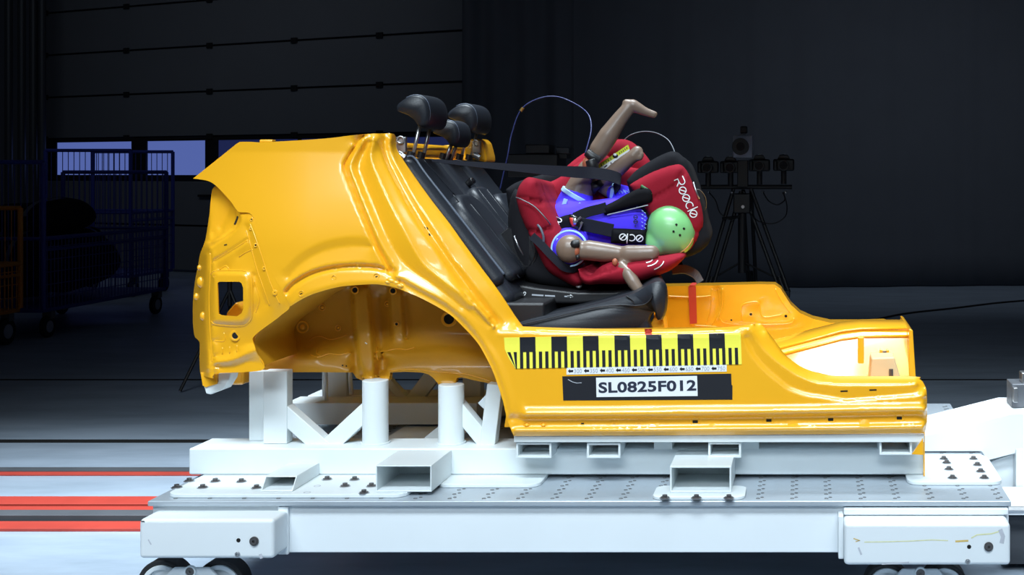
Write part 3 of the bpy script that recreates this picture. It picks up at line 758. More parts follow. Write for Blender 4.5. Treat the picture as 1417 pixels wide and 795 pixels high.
cur = [
    dv(L0, 0.018), dv(off(L0, -3.5, 0.5)[1:], 0.0),
    dv([(503, 192.5), (499, 200), (489.5, 216), (484, 229), (486.5, 240), (495.5, 263), (508.5, 295.5), (524, 332), (537, 356.5), (546, 371)], -0.004),
    dv([(512, 196), (506, 206), (500, 217), (496, 230), (500, 243), (509, 266), (522, 298), (538, 332), (553, 356), (572, 375), (600, 394), (640, 426), (664, 447)], 0.022, 0.004),
    dv([(516, 192), (514, 204), (512.6, 213), (515, 226), (520.5, 238.7), (532, 265), (546, 293.5), (557.5, 315), (571.5, 341.6), (585.6, 364.5), (603, 380), (640, 409), (675.5, 443.5), (684, 452)], -0.004, -0.004),
    dv([(520, 195), (518.6, 204), (517.6, 212.5), (520, 225), (525.5, 237), (537, 263), (551, 291), (562.5, 312), (576.5, 338.5), (590.6, 361), (607.5, 376.5), (644, 406), (677, 439)], 0.006, 0.003),
    dv([(524, 190), (524.6, 202.7), (532, 225.6), (545, 252), (559, 279.5), (578.6, 313.5), (599.7, 343.4), (620.8, 375), (640, 401.5), (652.8, 420.6), (679, 450.3)], 0.023, 0.010),
    dv([(532, 192), (532, 203), (538, 222), (550, 247), (565, 275), (586, 310.5), (608, 342), (630, 373), (652, 404), (668, 426), (688, 450)], 0.056, 0.032),
    dv([(540, 190), (539.5, 202.7), (545, 220.7), (558, 245), (574, 275), (601.5, 317), (624.4, 355.7), (637.7, 369.6), (666, 405.5), (685, 430), (702, 446.5), (713, 450)], 0.046, 0.022),
    dv([(545, 193), (546, 206), (557, 226.5), (575, 253), (594, 280), (615, 307.5), (634, 334.6), (658, 367.7), (684, 403.6), (707, 438)], 0.078, 0.042),
    # wheel arch groove and the lip below it
    dv([(396, 404), (409, 391.5), (433.5, 378), (461, 371), (491, 368.5), (517, 369.6), (533, 372.8), (541, 377)], 0.022),
    dv([(393, 400), (406, 387), (432, 373.5), (461, 366.5), (491, 364), (517, 365.3), (529, 367.5)], 0.0),
    dv([(398.5, 409), (411, 396), (434, 383), (461, 375.5), (491, 373), (517, 374), (531, 377), (540, 382)], 0.0),
    dv([(404, 420), (425, 406.5), (445, 398.5), (470, 392), (496, 389.5), (520, 389), (536, 391), (556, 396)], -0.006),
    # soft flare above the arch
    dv([(398, 384), (420, 362), (450, 346), (485, 340), (514, 341)], 0.008), dv([(392, 372), (415, 350), (447, 334), (482, 327), (508, 328)], 0.0),
    # ridge that runs from the groove end round the arch into the sill
    dv([(548, 382), (557, 384.5), (568, 390.5), (589, 402.5), (608, 412), (624, 423), (644, 441), (662, 462), (680, 489), (692, 515), (701, 542), (709, 572)], -0.012, -0.004),
    dv([(552, 390), (567, 397), (586, 407), (604, 417), (624, 431), (643, 449), (660, 469), (671, 486), (684, 511), (694, 540), (702, 570)], 0.004, 0.002),
    dv([(641, 427), (660, 448), (678, 473), (697, 503), (709, 535), (718, 570)], 0.0, 0.0),
    # sill
    dv([(690, 456), (724, 456.5), (800, 458.5), (903, 459.8), (1000, 457), (1030, 454), (1040, 457), (1053, 479), (1068, 494), (1085, 507), (1110, 521.5), (1134.5, 529.5), (1180, 531.8), (1268, 531)], 0.008, 0.006),
    dv([(690, 463), (724, 463.5), (800, 465), (903, 466), (1010, 462), (1030, 464)], 0.0),
    dv([(1033, 466), (1043, 487), (1061, 508.5), (1079, 524), (1093.6, 534.7), (1118, 543), (1138, 546), (1167, 551), (1180, 550.8), (1229, 547), (1278, 543)], 0.010),
    dv([(1029, 470), (1039, 491), (1057, 512.5), (1076, 528), (1091, 539), (1116, 547.5), (1137, 550.5), (1167, 555), (1180, 555), (1229, 551), (1279, 547)], 0.0),
    dv([(1060, 458), (1072, 475), (1086, 493.5), (1098, 504), (1111, 512.5), (1134.5, 521), (1160, 524.5), (1264, 525)], 0.040),
    dv([(730, 562), (806, 562), (900, 561), (1000, 560), (1120, 559), (1278, 556)], 0.0),
    dv([(726, 571), (806, 571), (900, 570.3), (1000, 569), (1120, 567), (1280, 564)], -0.015),
    dv([(724, 575), (806, 575), (900, 574.3), (1000, 573), (1120, 571.3), (1280, 568)], -0.013),
    dv([(706, 579), (806, 578.6), (900, 578), (1000, 577), (1120, 575.4), (1280, 572)], 0.010),
    dv([(712, 590), (806, 589.5), (900, 589), (1000, 588), (1120, 587), (1279, 584.5)], 0.008),
    dv([(712, 594.5), (806, 594), (900, 593.5), (1000, 592.5), (1120, 591.5), (1279, 589)], -0.008),
    dv([(713, 599), (806, 598.6), (900, 598), (1000, 597.3), (1120, 596.3), (1278, 594)], 0.0),
]
vv, T, dev = triangulate(outline, [], cur, 2.5)
d = relax(vv, T, dev, 700, 2)
YS = np.array([ybase(x, y) for x, y in vv])+d
cen = vv[T].mean(1)
Lp = np.array([q[:2] for q in catmull([(505, 184)]+L0[1:]+[(547, 381)], 3)])
qpoly = np.array([(200, 150), (504, 150)]+[tuple(q) for q in Lp]+[(552, 389), (556, 400), (556, 460), (200, 460)])
isq = inside(qpoly, cen[:, 0], cen[:, 1])
is_sill = (~isq) & (cen[:, 1] > 456) & (cen[:, 0] > 600)
quarter = sheet(vv, T, YS, 0.005, 'quarter_panel', 'yellow', car, tri_sel=isq)
pillar = sheet(vv, T, YS, 0.005, 'door_pillar', 'yellow', car, tri_sel=(~isq) & (~is_sill))
sill = sheet(vv, T, YS, 0.005, 'sill', 'yellow', car, tri_sel=is_sill)
side_bvh = bvh_of(quarter, pillar, sill)

MB().box(P(370.5, 195.6, 4.06), (0.042, 0.03, 0.012)).build('roof_tab', 'yellow', car, bevel=0.004)
# inner side of the near sill and its closing plates
def span_px(x0, x1, Y, y0, y1, Yd, name, m='yellow', bevel=0.004, parent=car): return MB().span(toX(x0, Y), toX(x1, Y), Y, Yd, toZ(y1, Y), toZ(y0, Y)).build(name, m, parent, bevel=bevel)
MB().prism([(toX(700, 4.12), SILLB+0.004), (toX(1270, 4.12), SILLB+0.004), (toX(1270, 4.12), toZ(524, 4.12)), (toX(1160, 4.12), toZ(522, 4.12)), (toX(1111, 4.12), toZ(511, 4.12)), (toX(1085, 4.12), toZ(491, 4.12)), (toX(1050, 4.12), toZ(452, 4.12)), (toX(720, 4.12), toZ(456, 4.12))], 4.10, 4.13).build('sill_inner', 'yellow', car)
MB().span(toX(712, 4.03), toX(1272, 4.03), 4.03, 4.0995, SILLB+0.001, SILLB+0.006).build('sill_underside', 'yellow', car)

# rear corner panel below the tail lamp opening
def yrear(x, y):
    b = ybase(x, y)+0.006
    if x < 291: b += 0.14*((291-x)/23)**1.3
    return b
rl = [(351, 301), (347, 296), (343, 293.8), (331, 292.3), (321, 280), (309, 266.5), (300, 257.5), (294, 262), (291.5, 278), (290, 295), (287, 315), (284, 332), (278, 348), (275.5, 358), (274.2, 368), (272, 377), (269.4, 392), (267, 416), (267, 448), (270, 466.5), (276, 472.5), (276, 495), (277, 515), (280, 519), (295, 523), (297, 516.5), (339, 514.5), (364, 511), (364.5, 501), (356, 489), (351.6, 477), (349.6, 468), (358, 459), (380, 443), (390, 435), (401, 424), (393, 406), (388.5, 399), (380, 383), (369.7, 351), (360.6, 325)]
hole = [(301, 391), (304, 389.5), (331, 389.5), (334, 391.5), (336.5, 398), (336.5, 428), (334, 433), (328, 437.5), (306, 436), (302.5, 434)]
rc = [
    dv([(333, 296), (332, 310), (326, 318), (315, 327), (300, 337), (290, 344)], 0.0), dv([(327, 294), (327, 306), (322, 313), (312, 321), (298, 330), (290.5, 335)], 0.055),
    dv([(300, 264), (297, 280), (295.5, 300), (294, 322)], 0.07), dv([(318, 284), (314, 300), (305, 316)], 0.075),
    dv([(291, 350), (291, 380), (289, 410), (289.5, 440), (291, 470), (294, 500), (295, 517)], 0.006), dv([(295, 350), (295.5, 380), (294, 410), (294, 440), (296, 470), (298, 510)], -0.004),
    dv([(286.5, 352), (286, 380), (284, 410), (284.5, 440), (286, 470), (289, 510)], -0.006),
    # rim round the square opening
    dv([(296, 384), (299, 380), (335, 380), (341, 385), (343, 398), (343, 430), (340, 440), (331, 444.5), (303, 443), (297, 438), (296, 384)], -0.013),
    dv([(291.5, 379), (296, 374.5), (338, 374.5), (346.5, 380), (349, 396), (349, 434), (344, 446), (333, 451), (300, 449.5), (292, 444), (291.5, 379)], 0.0),
    # raised flange strip along the quarter panel
    dv([(346, 306), (353, 325), (361, 350), (371, 382), (379, 403), (388, 421)], -0.004), dv([(340, 312), (346, 330), (350, 352), (360, 385), (367, 405), (374, 424)], 0.004),
    dv([(352, 380), (360, 402), (370, 422)], 0.009), dv([(354, 430), (358, 412), (352, 396)], 0.008),
    # creases
    dv([(294, 362), (320, 346.5), (343, 331)], 0.007), dv([(294, 358.5), (320, 343), (343, 327.5)], 0.0), dv([(294, 366), (320, 350), (343, 335)], 0.0),
    dv([(330, 356), (348, 345.5)], 0.006), dv([(303, 373), (313, 367.5), (316, 372)], 0.006),
    dv([(297, 501), (320, 498), (338, 490), (352, 484)], -0.012), dv([(297, 507), (325, 505), (345, 499), (362, 503)], 0.010), dv([(297, 492), (315, 488), (335, 478), (349, 474)], 0.004),
    dv([(294, 471), (310, 471), (311, 462)], 0.004), dv([(308, 480), (308, 490)], 0.005), dv([(318, 479), (318, 489)], 0.005), dv([(328, 477), (328, 486)], 0.005),
]
rear, rvv, rT, rY = panel([q[:2] for q in catmull(rl+[rl[0]], 4)[:-1]], yrear, 'rear_corner', 'yellow', car, holes=[hole], curves=rc, h=2.6, thick=0.005, step=None, smooth=1, iters=400)
rear_bvh = bvh_of(rear)
def dimple(bvh, px, py, r, Y0, parent, holed=0.55, name='bolt_hole', lift=0.0025):
    p = on_surface(bvh, px, py, Y0, 0.0); a = Vector((0, -1, 0))
    MB().ring(p+Vector((0, 0.002, 0)), a, r, r*holed*1.02, 0.005, 22).build('hole_rim', 'yellow', parent, bevel=0.0015)
    MB().cyl(p+Vector((0, 0.001, 0)), p+a*0.0015, r*holed, n=18).build(name, 'hole', parent)
for q in ((348.3, 303.5, 0.007, 0.3), (354, 339, 0.007, 0.4), (325.8, 464, 0.018, 0.55), (365.7, 371, 0.007, 0.2), (380.5, 404.5, 0.009, 0.15), (347, 316, 0.006, 0.2)): dimple(rear_bvh, q[0], q[1], q[2], 4.02, rear, q[3])
for q in ((281, 437, 0.012), (278, 390, 0.015), (276, 370, 0.008), (272, 410, 0.01)):
    p = on_surface(rear_bvh, q[0], q[1], 4.1, 0.0); MB().ball(p+Vector((0, 0.004, 0)), (q[2], 0.012, q[2]*1.25)).build('pressed_dome', 'yellow', rear, smooth=True)
for pth in ([(324.5, 310.5), (327, 305), (329, 299)],):
    V, Fq = stroke2d([pth], 2.4); shape_on([on_surface(rear_bvh, x, y, 4.05, 0.001) for x, y in V], Fq, 'slot', 'hole', rear)
V, Fq = stroke2d([[(310, 339), (314, 338)]], 1.6); shape_on([on_surface(rear_bvh, x, y, 4.05, 0.001) for x, y in V], Fq, 'slot', 'hole', rear)
for q in ((416.5, 406, 3.4, 0.9), (521, 382.3, 3.0, 1.0)):
    V, Fq = stroke2d([[(q[0]-q[2]/2, q[1]+0.6), (q[0]+q[2]/2, q[1]-0.6)]], q[3]*1.4); shape_on([on_surface(side_bvh, x, y, 3.97, 0.0012) for x, y in V], Fq, 'slot', 'hole', quarter)
for q in ((462, 384, 0.008), (521, 382, 0.010), (417, 406, 0.010)):
    p = on_surface(side_bvh, q[0], q[1], 3.97, 0.0); MB().ring(p+Vector((0, 0.002, 0)), (0, -1, 0), q[2], q[2]*0.72, 0.0034, 22).build('pressed_ring', 'yellow', quarter, bevel=0.001)
# crisp pressed lines of the corner panel
def beads(bvh, paths, r, parent, Y0, m='yellow'):
    for p in paths: MB().tube([on_surface(bvh, x, y, Y0, -0.0005) for x, y in [q[:2] for q in catmull(p, 3)]], r, 6).build('pressed_bead', m, parent, smooth=True)
beads(rear_bvh, [[(346, 309), (353, 327), (361, 350), (371, 382), (379, 403), (387, 420)], [(341, 318), (347, 340), (355, 370), (366, 402), (373, 422)], [(294, 362), (306, 355), (320, 346.5), (343, 332)], [(331, 355), (340, 349), (350, 345)], [(304, 373), (313, 367.5), (317, 373)],
    [(292, 380), (296, 375), (320, 374), (339, 375), (347, 381), (349, 396), (349, 434), (344, 446), (333, 451), (300, 449), (292, 444)], [(354, 432), (359, 412), (352, 388)], [(291, 350), (291, 380), (289.5, 410), (290, 440), (291.5, 470), (294, 500)], [(310, 460), (311, 471), (295, 471)], [(308, 480), (308, 490)], [(318, 479), (318, 489)], [(328, 477), (328, 487)]], 0.0022, rear, 4.05)
# bulged sealer where the groove ends
rng = random.Random(5)
for q in ((541, 388, 0.016), (548, 391, 0.013), (553, 395, 0.012), (536, 390, 0.011)):
    p = on_surface(side_bvh, q[0], q[1], 3.97, 0.0); MB().ball(p+Vector((0, 0.003, 0)), (q[2], 0.007, q[2]*0.5), R=Matrix.Rotation(0.35, 3, 'Y')).build('sealer_bead', 'yellow', quarter, smooth=True)
# sill: pressed tabs, slots, studs
def mark(pts, wd, m, parent, bvh=side_bvh, Y0=4.0, name='slot', lift=0.0012):
    V, Fq = stroke2d([pts], wd); return shape_on([on_surface(bvh, x, y, Y0, lift) for x, y in V], Fq, name, m, parent)
for x, y in ((962, 583), (1064, 581.3), (1149.5, 580), (1244.5, 578)):
    mark([(x-3.6, y), (x+3.6, y)], 3.6, 'hole', sill, name='drain_slot')
    p = on_surface(side_bvh, x, y, 4.0, 0); MB().ring(p+Vector((0, 0.002, 0)), (0, -1, 0), 0.017, 0.0125, 0.0034, 24).build('pressed_ring', 'yellow', sill, bevel=0.001)
for x, y in ((806, 585.5), (850, 585.5), (884, 585)):
    mark([(x-2, y), (x+2, y)], 1.8, 'hole' if x < 820 else 'yellow_rough', sill, name='plug'); p = on_surface(side_bvh, x, y, 4.0, 0); MB().ring(p+Vector((0, 0.002, 0)), (0, -1, 0), 0.014, 0.011, 0.003, 22).build('pressed_ring', 'yellow', sill, bevel=0.001)
for x, y in ((729, 588), (752, 588)):
    p = on_surface(side_bvh, x, y, 4.0, 0); MB().ball(p, (0.008, 0.007, 0.006)).build('plug', 'yellow', sill, smooth=True)
    MB().ring(p+Vector((0, 0.002, 0)), (0, -1, 0), 0.012, 0.009, 0.003, 20).build('pressed_ring', 'yellow', sill, bevel=0.001)
for a, b in ((898, 912), (981, 990), (1090, 1104), (1189, 1203)):
    vs = [(a, 580), (b, 579.6), (b, 590), (a, 590)]; decal(side_bvh, vs, 4.0, 0.0012, 'pressed_tab', 'yellow', sill, h=5, th=0.002)
for x0, y0, x1, y1 in ((1163, 541, 1173, 540.6), (1203, 539.3, 1213, 539)): mark([(x0, y0), (x1, y1)], 1.8, 'hole', sill, Y0=4.02)
mark([(590.5, 314), (592, 317)], 1.3, 'hole', pillar); mark([(593.5, 323), (595.2, 325.8)], 1.9, 'hole', pillar); mark([(587.3, 313.5), (588.6, 315.6)], 0.9, 'hole', pillar)
# tapes and printed scale
RW = lambda u, v: tuple((1-v)*np.array((697.4+(1025-697.4)*u, 466.7+(460.3-466.7)*u))+v*np.array((697.9+(1026.4-697.9)*u, 510.0+(503.7-510.0)*u)))
sc = decal(side_bvh, [(697.4, 466.7), (1025, 460.3), (1026.4, 503.7), (713, 509.6), (704.5, 496), (698.5, 483)], 4.0, 0.002, 'scale_sticker', 'rulyel', car, h=5, label='lemon yellow and black measuring scale sticker')
def sq(x0, x1, v0, v1, nm):
    u0, u1 = (x0-697.4)/(1025-697.4), (x1-697.4)/(1025-697.4)
    poly = [RW(u0, v0), RW(u1, v0), RW(u1, v1), RW(u0, v1)]
    edge = lambda y: 697.6 if y < 482 else 697.6+(713.4-697.6)*(y-482)/(509.6-482)
    poly = [(max(px, edge(py)+0.3), py) for px, py in poly]
    if poly[1][0]-poly[0][0] < 0.6 and poly[2][0]-poly[3][0] < 0.6: return
    decal(side_bvh, poly, 4.0, 0.0032, nm, 'ink', sc, h=5, th=0.0005)
px0 = 690+118/4.049
for k in range(7):
    a = px0+k*43.65; sq(a, a+21.6, 0.0, 0.475, 'black_block')
k = -3
while True:
    a = px0+k*8.73
    if a > 1022: break
    if a+4.4 > 699: sq(a, min(a+4.4, 1024.5), 0.47, 1.0, 'scale_tick')
    k += 1
# ledger strip with arrows and figures
def nstrip(x, v): y = 508.0+(504.0-508.0)*(x-784)/(1005.5-784); return (x, y+v*10.0)
st = decal(side_bvh, [nstrip(784, 0), nstrip(1005.5, 0), nstrip(1005.5, 0.97), nstrip(784, 1)], 4.0, 0.0015, 'number_strip', 'paper', car, h=5, label='white number strip with small arrows')
for k in range(10):
    x = 785.9+k*22.05; q = lambda dx, v: nstrip(x+dx, v)
    pts = [q(0, .5), q(2.8, .22), q(2.8, .38), q(7.2, .38), q(7.2, .66), q(2.8, .66), q(2.8, .80)]
    shape_on([on_surface(side_bvh, a, b, 4.0, 0.0024) for a, b in pts], [tuple(range(7))], 'arrow', 'ink', st)
    t0 = nstrip(x+8.4, .24); t1 = nstrip(x+19.2, .24); t2 = nstrip(x+8.4, .80)
    print_text(str(300+50*k), (t0, t1, t2), lambda a, b: on_surface(side_bvh, a, b, 4.0, 0.0024), 'figure', 'grey_ink', st)
lb = decal(side_bvh, [(778, 520.3), (1011.8, 516.6), (1012.3, 532), (1013.6, 533), (1013.5, 552.4), (779.4, 553.6)], 4.0, 0.0015, 'test_label', 'ink', car, h=5, label='black label with white number field')
wf = decal(side_bvh, [(824.8, 522.2), (964.6, 519.7), (965.4, 547.5), (825.4, 549)], 4.0, 0.0022, 'white_field', 'paper', lb, h=9)
print_text('SL0825F012', ((828, 528.6), (963.2, 525.2), (828.4, 543.6)), lambda a, b: on_surface(side_bvh, a, b, 4.0, 0.003), 'test_number', 'navyink', lb, bold=0.03, space=1.03)
mark([(786, 524.6), (792, 528), (798, 529.6), (805, 529.2)], 0.7, 'greyrub', lb, name='scratch', lift=0.0025)
decal(side_bvh, [(891.8, 454.6), (902.2, 454.4), (902.4, 463.4), (892.6, 463.6)], 4.0, 0.0015, 'red_tape', 'redtape', car, h=5, label='short red tape over the sill edge')

# wheel house: pressed wall behind the arch, shade put into its colour
def ywell(x, y): return 4.36-0.05*sstep(455, 510, y)
wl = [(352, 500), (352, 440), (380, 400), (420, 384), (500, 376), (580, 386), (640, 425), (690, 480), (700, 536), (687, 533), (672, 529), (658.5, 526.4), (640, 522), (632, 522.5), (630, 531.7), (607, 531.7), (600, 523), (593, 517.6), (583, 515), (560, 514), (540, 515), (538, 526.5), (502, 526.5), (493, 522.6), (488, 515), (430, 514.5), (364, 515), (356, 515)]
wc = [
    dv([(352, 482), (375, 476.5), (400, 473.5), (418, 474)], -0.02), dv([(352, 487), (375, 482), (400, 479), (418, 479)], -0.03), dv([(352, 500), (380, 497), (410, 496), (440, 496)], -0.045), dv([(360, 511), (430, 511), (484, 512)], -0.045),
    dv([(426, 482), (430, 467), (440, 464.5), (450, 469), (470, 466), (486, 464)], -0.012), dv([(430, 492), (450, 490), (486, 489)], -0.035),
    # upright strut with a channel
    dv([(485, 398), (487, 430), (491, 470), (494, 500), (497, 524)], -0.004), dv([(489, 398), (491, 430), (495, 470), (497, 500), (503, 524)], -0.05), dv([(507, 398), (510, 430), (514, 470), (517, 500), (520, 524)], -0.05), dv([(511, 398), (514, 430), (518, 470), (522, 500), (524, 522)], -0.01),
    dv([(524, 410), (526, 440), (528, 480), (531, 512)], 0.006),
    dv([(536, 402), (538, 430), (542, 466)], -0.004), dv([(540, 402), (542, 430), (545, 468)], -0.03), dv([(555, 406), (556, 440), (558, 466)], -0.03), dv([(559, 408), (560, 440), (562, 466)], -0.002),
    # floor rail below
    dv([(524, 486), (560, 482), (600, 478), (640, 480), (680, 488)], -0.03), dv([(524, 492), (560, 488), (600, 485), (640, 488), (684, 497)], -0.042), dv([(535, 510), (580, 510), (620, 513), (660, 518), (688, 525)], -0.055),
    dv([(500, 522), (520, 522), (536, 522)], -0.09), dv([(609, 528), (628, 528)], -0.09),
]
well, wvv, wT, wY = panel([q[:2] for q in lin(wl+[wl[0]], 5)[:-1]], ywell, 'wheel_house', 'yellow_shaded', car, curves=wc, h=3.4, thick=0.03, step=None, smooth=1, iters=400)
well_bvh = bvh_of(well)
for x, y, r in ((419, 452, 0.022), (380.5, 457, 0.017), (468, 453.5, 0.011), (446, 425, 0.012), (562, 469, 0.006), (536, 420, 0.01)):
    p = on_surface(well_bvh, x, y, 4.3, 0); MB().ring(p+Vector((0, 0.002, 0)), (0, -1, 0), r, r*0.72, 0.005, 26).build('pressed_ring', 'yellow', well, bevel=0.0015); MB().ball(p, (r*0.45, 0.006, r*0.45)).build('pressed_dome', 'yellow', well, smooth=True)
for x, y, r in ((491.5, 401, 0.0085), (544, 402, 0.0085), (621.5, 441, 0.017), (549, 448, 0.005)):
    p = on_surface(well_bvh, x, y, 4.28, 0); MB().ring(p+Vector((0, 0.002, 0)), (0, -1, 0), r*1.6, r*1.02, 0.006, 24).build('hole_rim', 'yellow', well, bevel=0.0015); MB().cyl(p, p+Vector((0, -0.003, 0)), r, n=20).build('bolt_hole', 'hole', well)
for pts in ([(430, 490), (440, 494), (455, 489), (470, 490.5), (485, 487)], [(428, 471), (436, 465.5), (446, 465), (455, 469), (465, 468), (480, 463)], [(520, 487), (535, 485), (550, 482), (562, 483.5), (575, 480)], [(522, 480), (521, 492), (524, 500)], [(540, 513), (560, 511), (580, 511.5), (600, 514), (640, 517), (662, 522), (684, 529)], [(440, 482), (438, 488), (445, 493)]):
    MB().tube([on_surface(well_bvh, x, y, 4.25, 0.0) for x, y in catmull(pts, 4)], 0.0028, 6).build('sealer_bead', 'yellow_rough', well, smooth=True)
mark([(473, 505), (475, 505.6)], 2.0, 'hole', well, well_bvh, 4.22); mark([(478.5, 506), (480, 506)], 2.0, 'hole', well, well_bvh, 4.22); mark([(505, 473.5), (508, 475.5)], 1.6, 'paper', well, well_bvh, 4.25)
# arch tunnel joining lip and wall
mb = MB(); aa = [q for q in catmull([(364.5, 505), (352, 478)]+[(358, 460), (380, 442)]+ARCH[::-1][:], 5)]
n = len(aa); vs = []
for x, y in [q[:2] for q in aa]: vs.append(P(x, y, ybase(x, y)+0.012))
for x, y in [q[:2] for q in aa]: v = P(x, y, ybase(x, y)+0.012); v.y = 4.385; vs.append(v)
mb.add(vs, [(i, i+1, n+i+1, n+i) for i in range(n-1)])
tn = mb.build('arch_liner', 'yellow_shaded', car, smooth=True)
# bumper bracket at the tail
br = MB(); q = [(277, 516), (296, 522), (300, 521), (300, 530), (284, 533), (281, 535)]
br.prism([(toX(x, 4.1), toZ(y, 4.1)) for x, y in ((277, 515), (300, 517), (300, 531), (284, 536), (280, 533))], 4.10, 4.16)
br.build('bumper_bracket', 'yellow', car, bevel=0.002)
bp = MB(); bp.prism([(toX(x, 4.1), toZ(y, 4.1)) for x, y in ((280.5, 534), (284, 545), (290, 546), (308, 539), (317, 525), (319, 515), (301, 516), (300, 530))], 4.105, 4.165)
bp.build('bumper_plate', 'white', car, bevel=0.004, label='white painted bumper mounting plate')

# body interior: trunk floor, floor pan, tunnel, far sill, far quarter, rear crossbars
MB().prism([(-0.90, 0.575), (0.33, 0.52), (0.33, 0.51), (-0.90, 0.555)], 4.14, 5.42).build('floor_pan', 'yellow', car)
MB().prism([(-1.87, 0.70), (-1.40, 0.72), (-1.02, 0.66), (-0.905, 0.585), (-0.905, 0.565), (-1.03, 0.645), (-1.40, 0.705), (-1.87, 0.685)], 4.42, 5.42).build('trunk_floor', 'yellow', car)
MB().prism([(-1.935, 0.62), (-1.875, 0.62), (-1.875, 0.86), (-1.90, 0.90), (-1.935, 0.86)], 4.25, 5.30).build('rear_cross_panel', 'yellow', car, bevel=0.01)
# centre tunnel
tun = MB(); prof0 = [(4.465, 0.53), (4.485, 0.575), (4.552, 0.702), (4.568, 0.742), (4.60, 0.765), (4.66, 0.775), (4.80, 0.775), (4.86, 0.765), (4.90, 0.70), (4.95, 0.53)]
xs = [(-0.85, 0.55), (-0.30, 0.62), (-0.12, 0.70), (0.02, 0.86), (0.13, 0.97), (0.20, 1.0), (0.367, 1.0)]
vs = []; fs = []; m_ = len(prof0)
for x, k in xs:
    for yy, zz in prof0: vs.append((x, yy, 0.525+(zz-0.525)*k))
for i in range(len(xs)-1):
    for j in range(m_-1): fs.append((i*m_+j, i*m_+j+1, (i+1)*m_+j+1, (i+1)*m_+j))
tun.add(vs, fs); tu = tun.build('centre_tunnel', 'yellow', car, smooth=False)
sd = tu.modifiers.new('th', 'SOLIDIFY'); sd.thickness = 0.006; bv = tu.modifiers.new('bv', 'BEVEL'); bv.width = 0.012; bv.segments = 3; bv.limit_method = 'ANGLE'; bv.angle_limit = math.radians(12)
tu.data.polygons.foreach_set('use_smooth', [True]*len(tu.data.polygons))
MB().span(0.185, 0.207, 4.525, 4.552, 0.56, 0.745).build('tunnel_rib', 'yellow', tu, bevel=0.004)
MB().span(0.262, 0.272, 4.525, 4.549, 0.56, 0.70).build('tunnel_rib', 'yellow', tu, bevel=0.003); MB().span(0.286, 0.296, 4.525, 4.549, 0.56, 0.70).build('tunnel_rib', 'yellow', tu, bevel=0.003)
MB().tube([(-0.12, 4.56, 0.668), (0.02, 4.562, 0.705), (0.13, 4.564, 0.733), (0.2, 4.565, 0.742), (0.365, 4.565, 0.744)], 0.005, 8).build('tunnel_seam', 'yellow', tu, smooth=True)
MB().tube([(-0.12, 4.585, 0.688), (0.02, 4.587, 0.728), (0.13, 4.59, 0.758), (0.2, 4.592, 0.766), (0.365, 4.592, 0.768)], 0.0045, 8).build('tunnel_seam', 'yellow', tu, smooth=True)
MB().prism([(0.366, 0.53), (0.395, 0.53), (0.380, 0.77), (0.366, 0.775)], 4.52, 4.94).build('front_flange', 'yellow', car, bevel=0.004)
# seat mounting bracket on the floor
bk = MB(); bk.prism([(toX(1203, 4.3), toZ(521, 4.3)-0.03), (toX(1206, 4.3), toZ(495, 4.3)), (toX(1238, 4.3), toZ(494, 4.3)), (toX(1249, 4.3), toZ(521, 4.3)-0.03)], 4.30, 4.42)
M['cream'] = mat('cream_primer', (0.78, 0.56, 0.30), 0.5)
bk.build('seat_bracket', 'cream', car, bevel=0.006, label='cream seat mounting bracket')
for q in ((1233, 516, 4.29), (1224, 491, 4.42)): MB().cyl(P(*q)+Vector((0, 0, -0.012)), P(*q)+Vector((0, 0, 0.014)), 0.007, n=6).build('stud', 'steel', car)
gs = MB(); gs.prism([(toX(1277.5, 4.0), toZ(606, 4.0)), (toX(1277.5, 4.0), toZ(629, 4.0)), (toX(1262, 4.0), toZ(628, 4.0))], 4.0, 4.012); gs.build('end_gusset', 'yellow', car)
MB().span(toX(1277.8, 4.1), toX(1279.8, 4.1), 4.10, 4.112, TOP+0.013, toZ(600, 4.0)).build('end_plate', 'yellow', car)
# far sill: inner panel with a stamped bracket
FY = 5.42
fo = [(905, 470), (905, 396), (923, 395.5), (985, 394.5), (1050, 393), (1072, 393.5), (1080, 399), (1094, 421), (1107, 433), (1125, 441), (1150, 446.5), (1190, 446.5), (1226, 445.5), (1238, 451), (1240, 485), (905, 485)]
fcv = [dv([(988, 400), (985, 425), (980, 446)], 0.010), dv([(994, 400), (996, 425), (990, 440), (985, 448)], 0.012), dv([(999, 399), (998, 425), (995, 438), (1003, 446), (1030, 448), (1090, 447), (1098, 440)], -0.009),
       dv([(1028, 440), (1026, 425), (1030, 419), (1050, 418)], -0.013), dv([(1052, 418), (1054, 434), (1058, 438), (1080, 435)], -0.006), dv([(1072, 398), (1080, 415), (1092, 432)], -0.006), dv([(925, 409.5), (960, 411), (985, 409)], 0.006), dv([(985, 452), (1060, 453), (1120, 451)], 0.01)]
far, fvv, fT, fY_ = panel([q[:2] for q in lin(fo+[fo[0]], 4)[:-1]], FY, 'far_sill', 'yellow', car, curves=fcv, h=3.6, thick=0.13, step=None, smooth=1, iters=300)
far_bvh = bvh_of(far)
decal(far_bvh, [(952.5, 396), (963, 396), (964.5, 447), (954.5, 448)], FY, 0.014, 'red_tape', 'redtape', car, h=6, label='long red tape down the far sill')
MB().span(toX(954, FY), toX(962, FY), FY-0.002, FY+0.131, toZ(395.2, FY), toZ(394.4, FY)).build('red_tape', 'redtape', car)
for x, y, r in ((1039, 434.5, 0.006), (1087.5, 437, 0.006), (1012, 442.5, 0.004), (921, 446.5, 0.004)):
    p = on_surface(far_bvh, x, y, FY, 0); MB().ring(p+Vector((0, 0.002, 0)), (0, -1, 0), r*1.8, r, 0.004, 18).build('hole_rim', 'yellow', far); MB().cyl(p, p+Vector((0, -0.001, 0)), r, n=14).build('bolt_hole', 'hole', far)
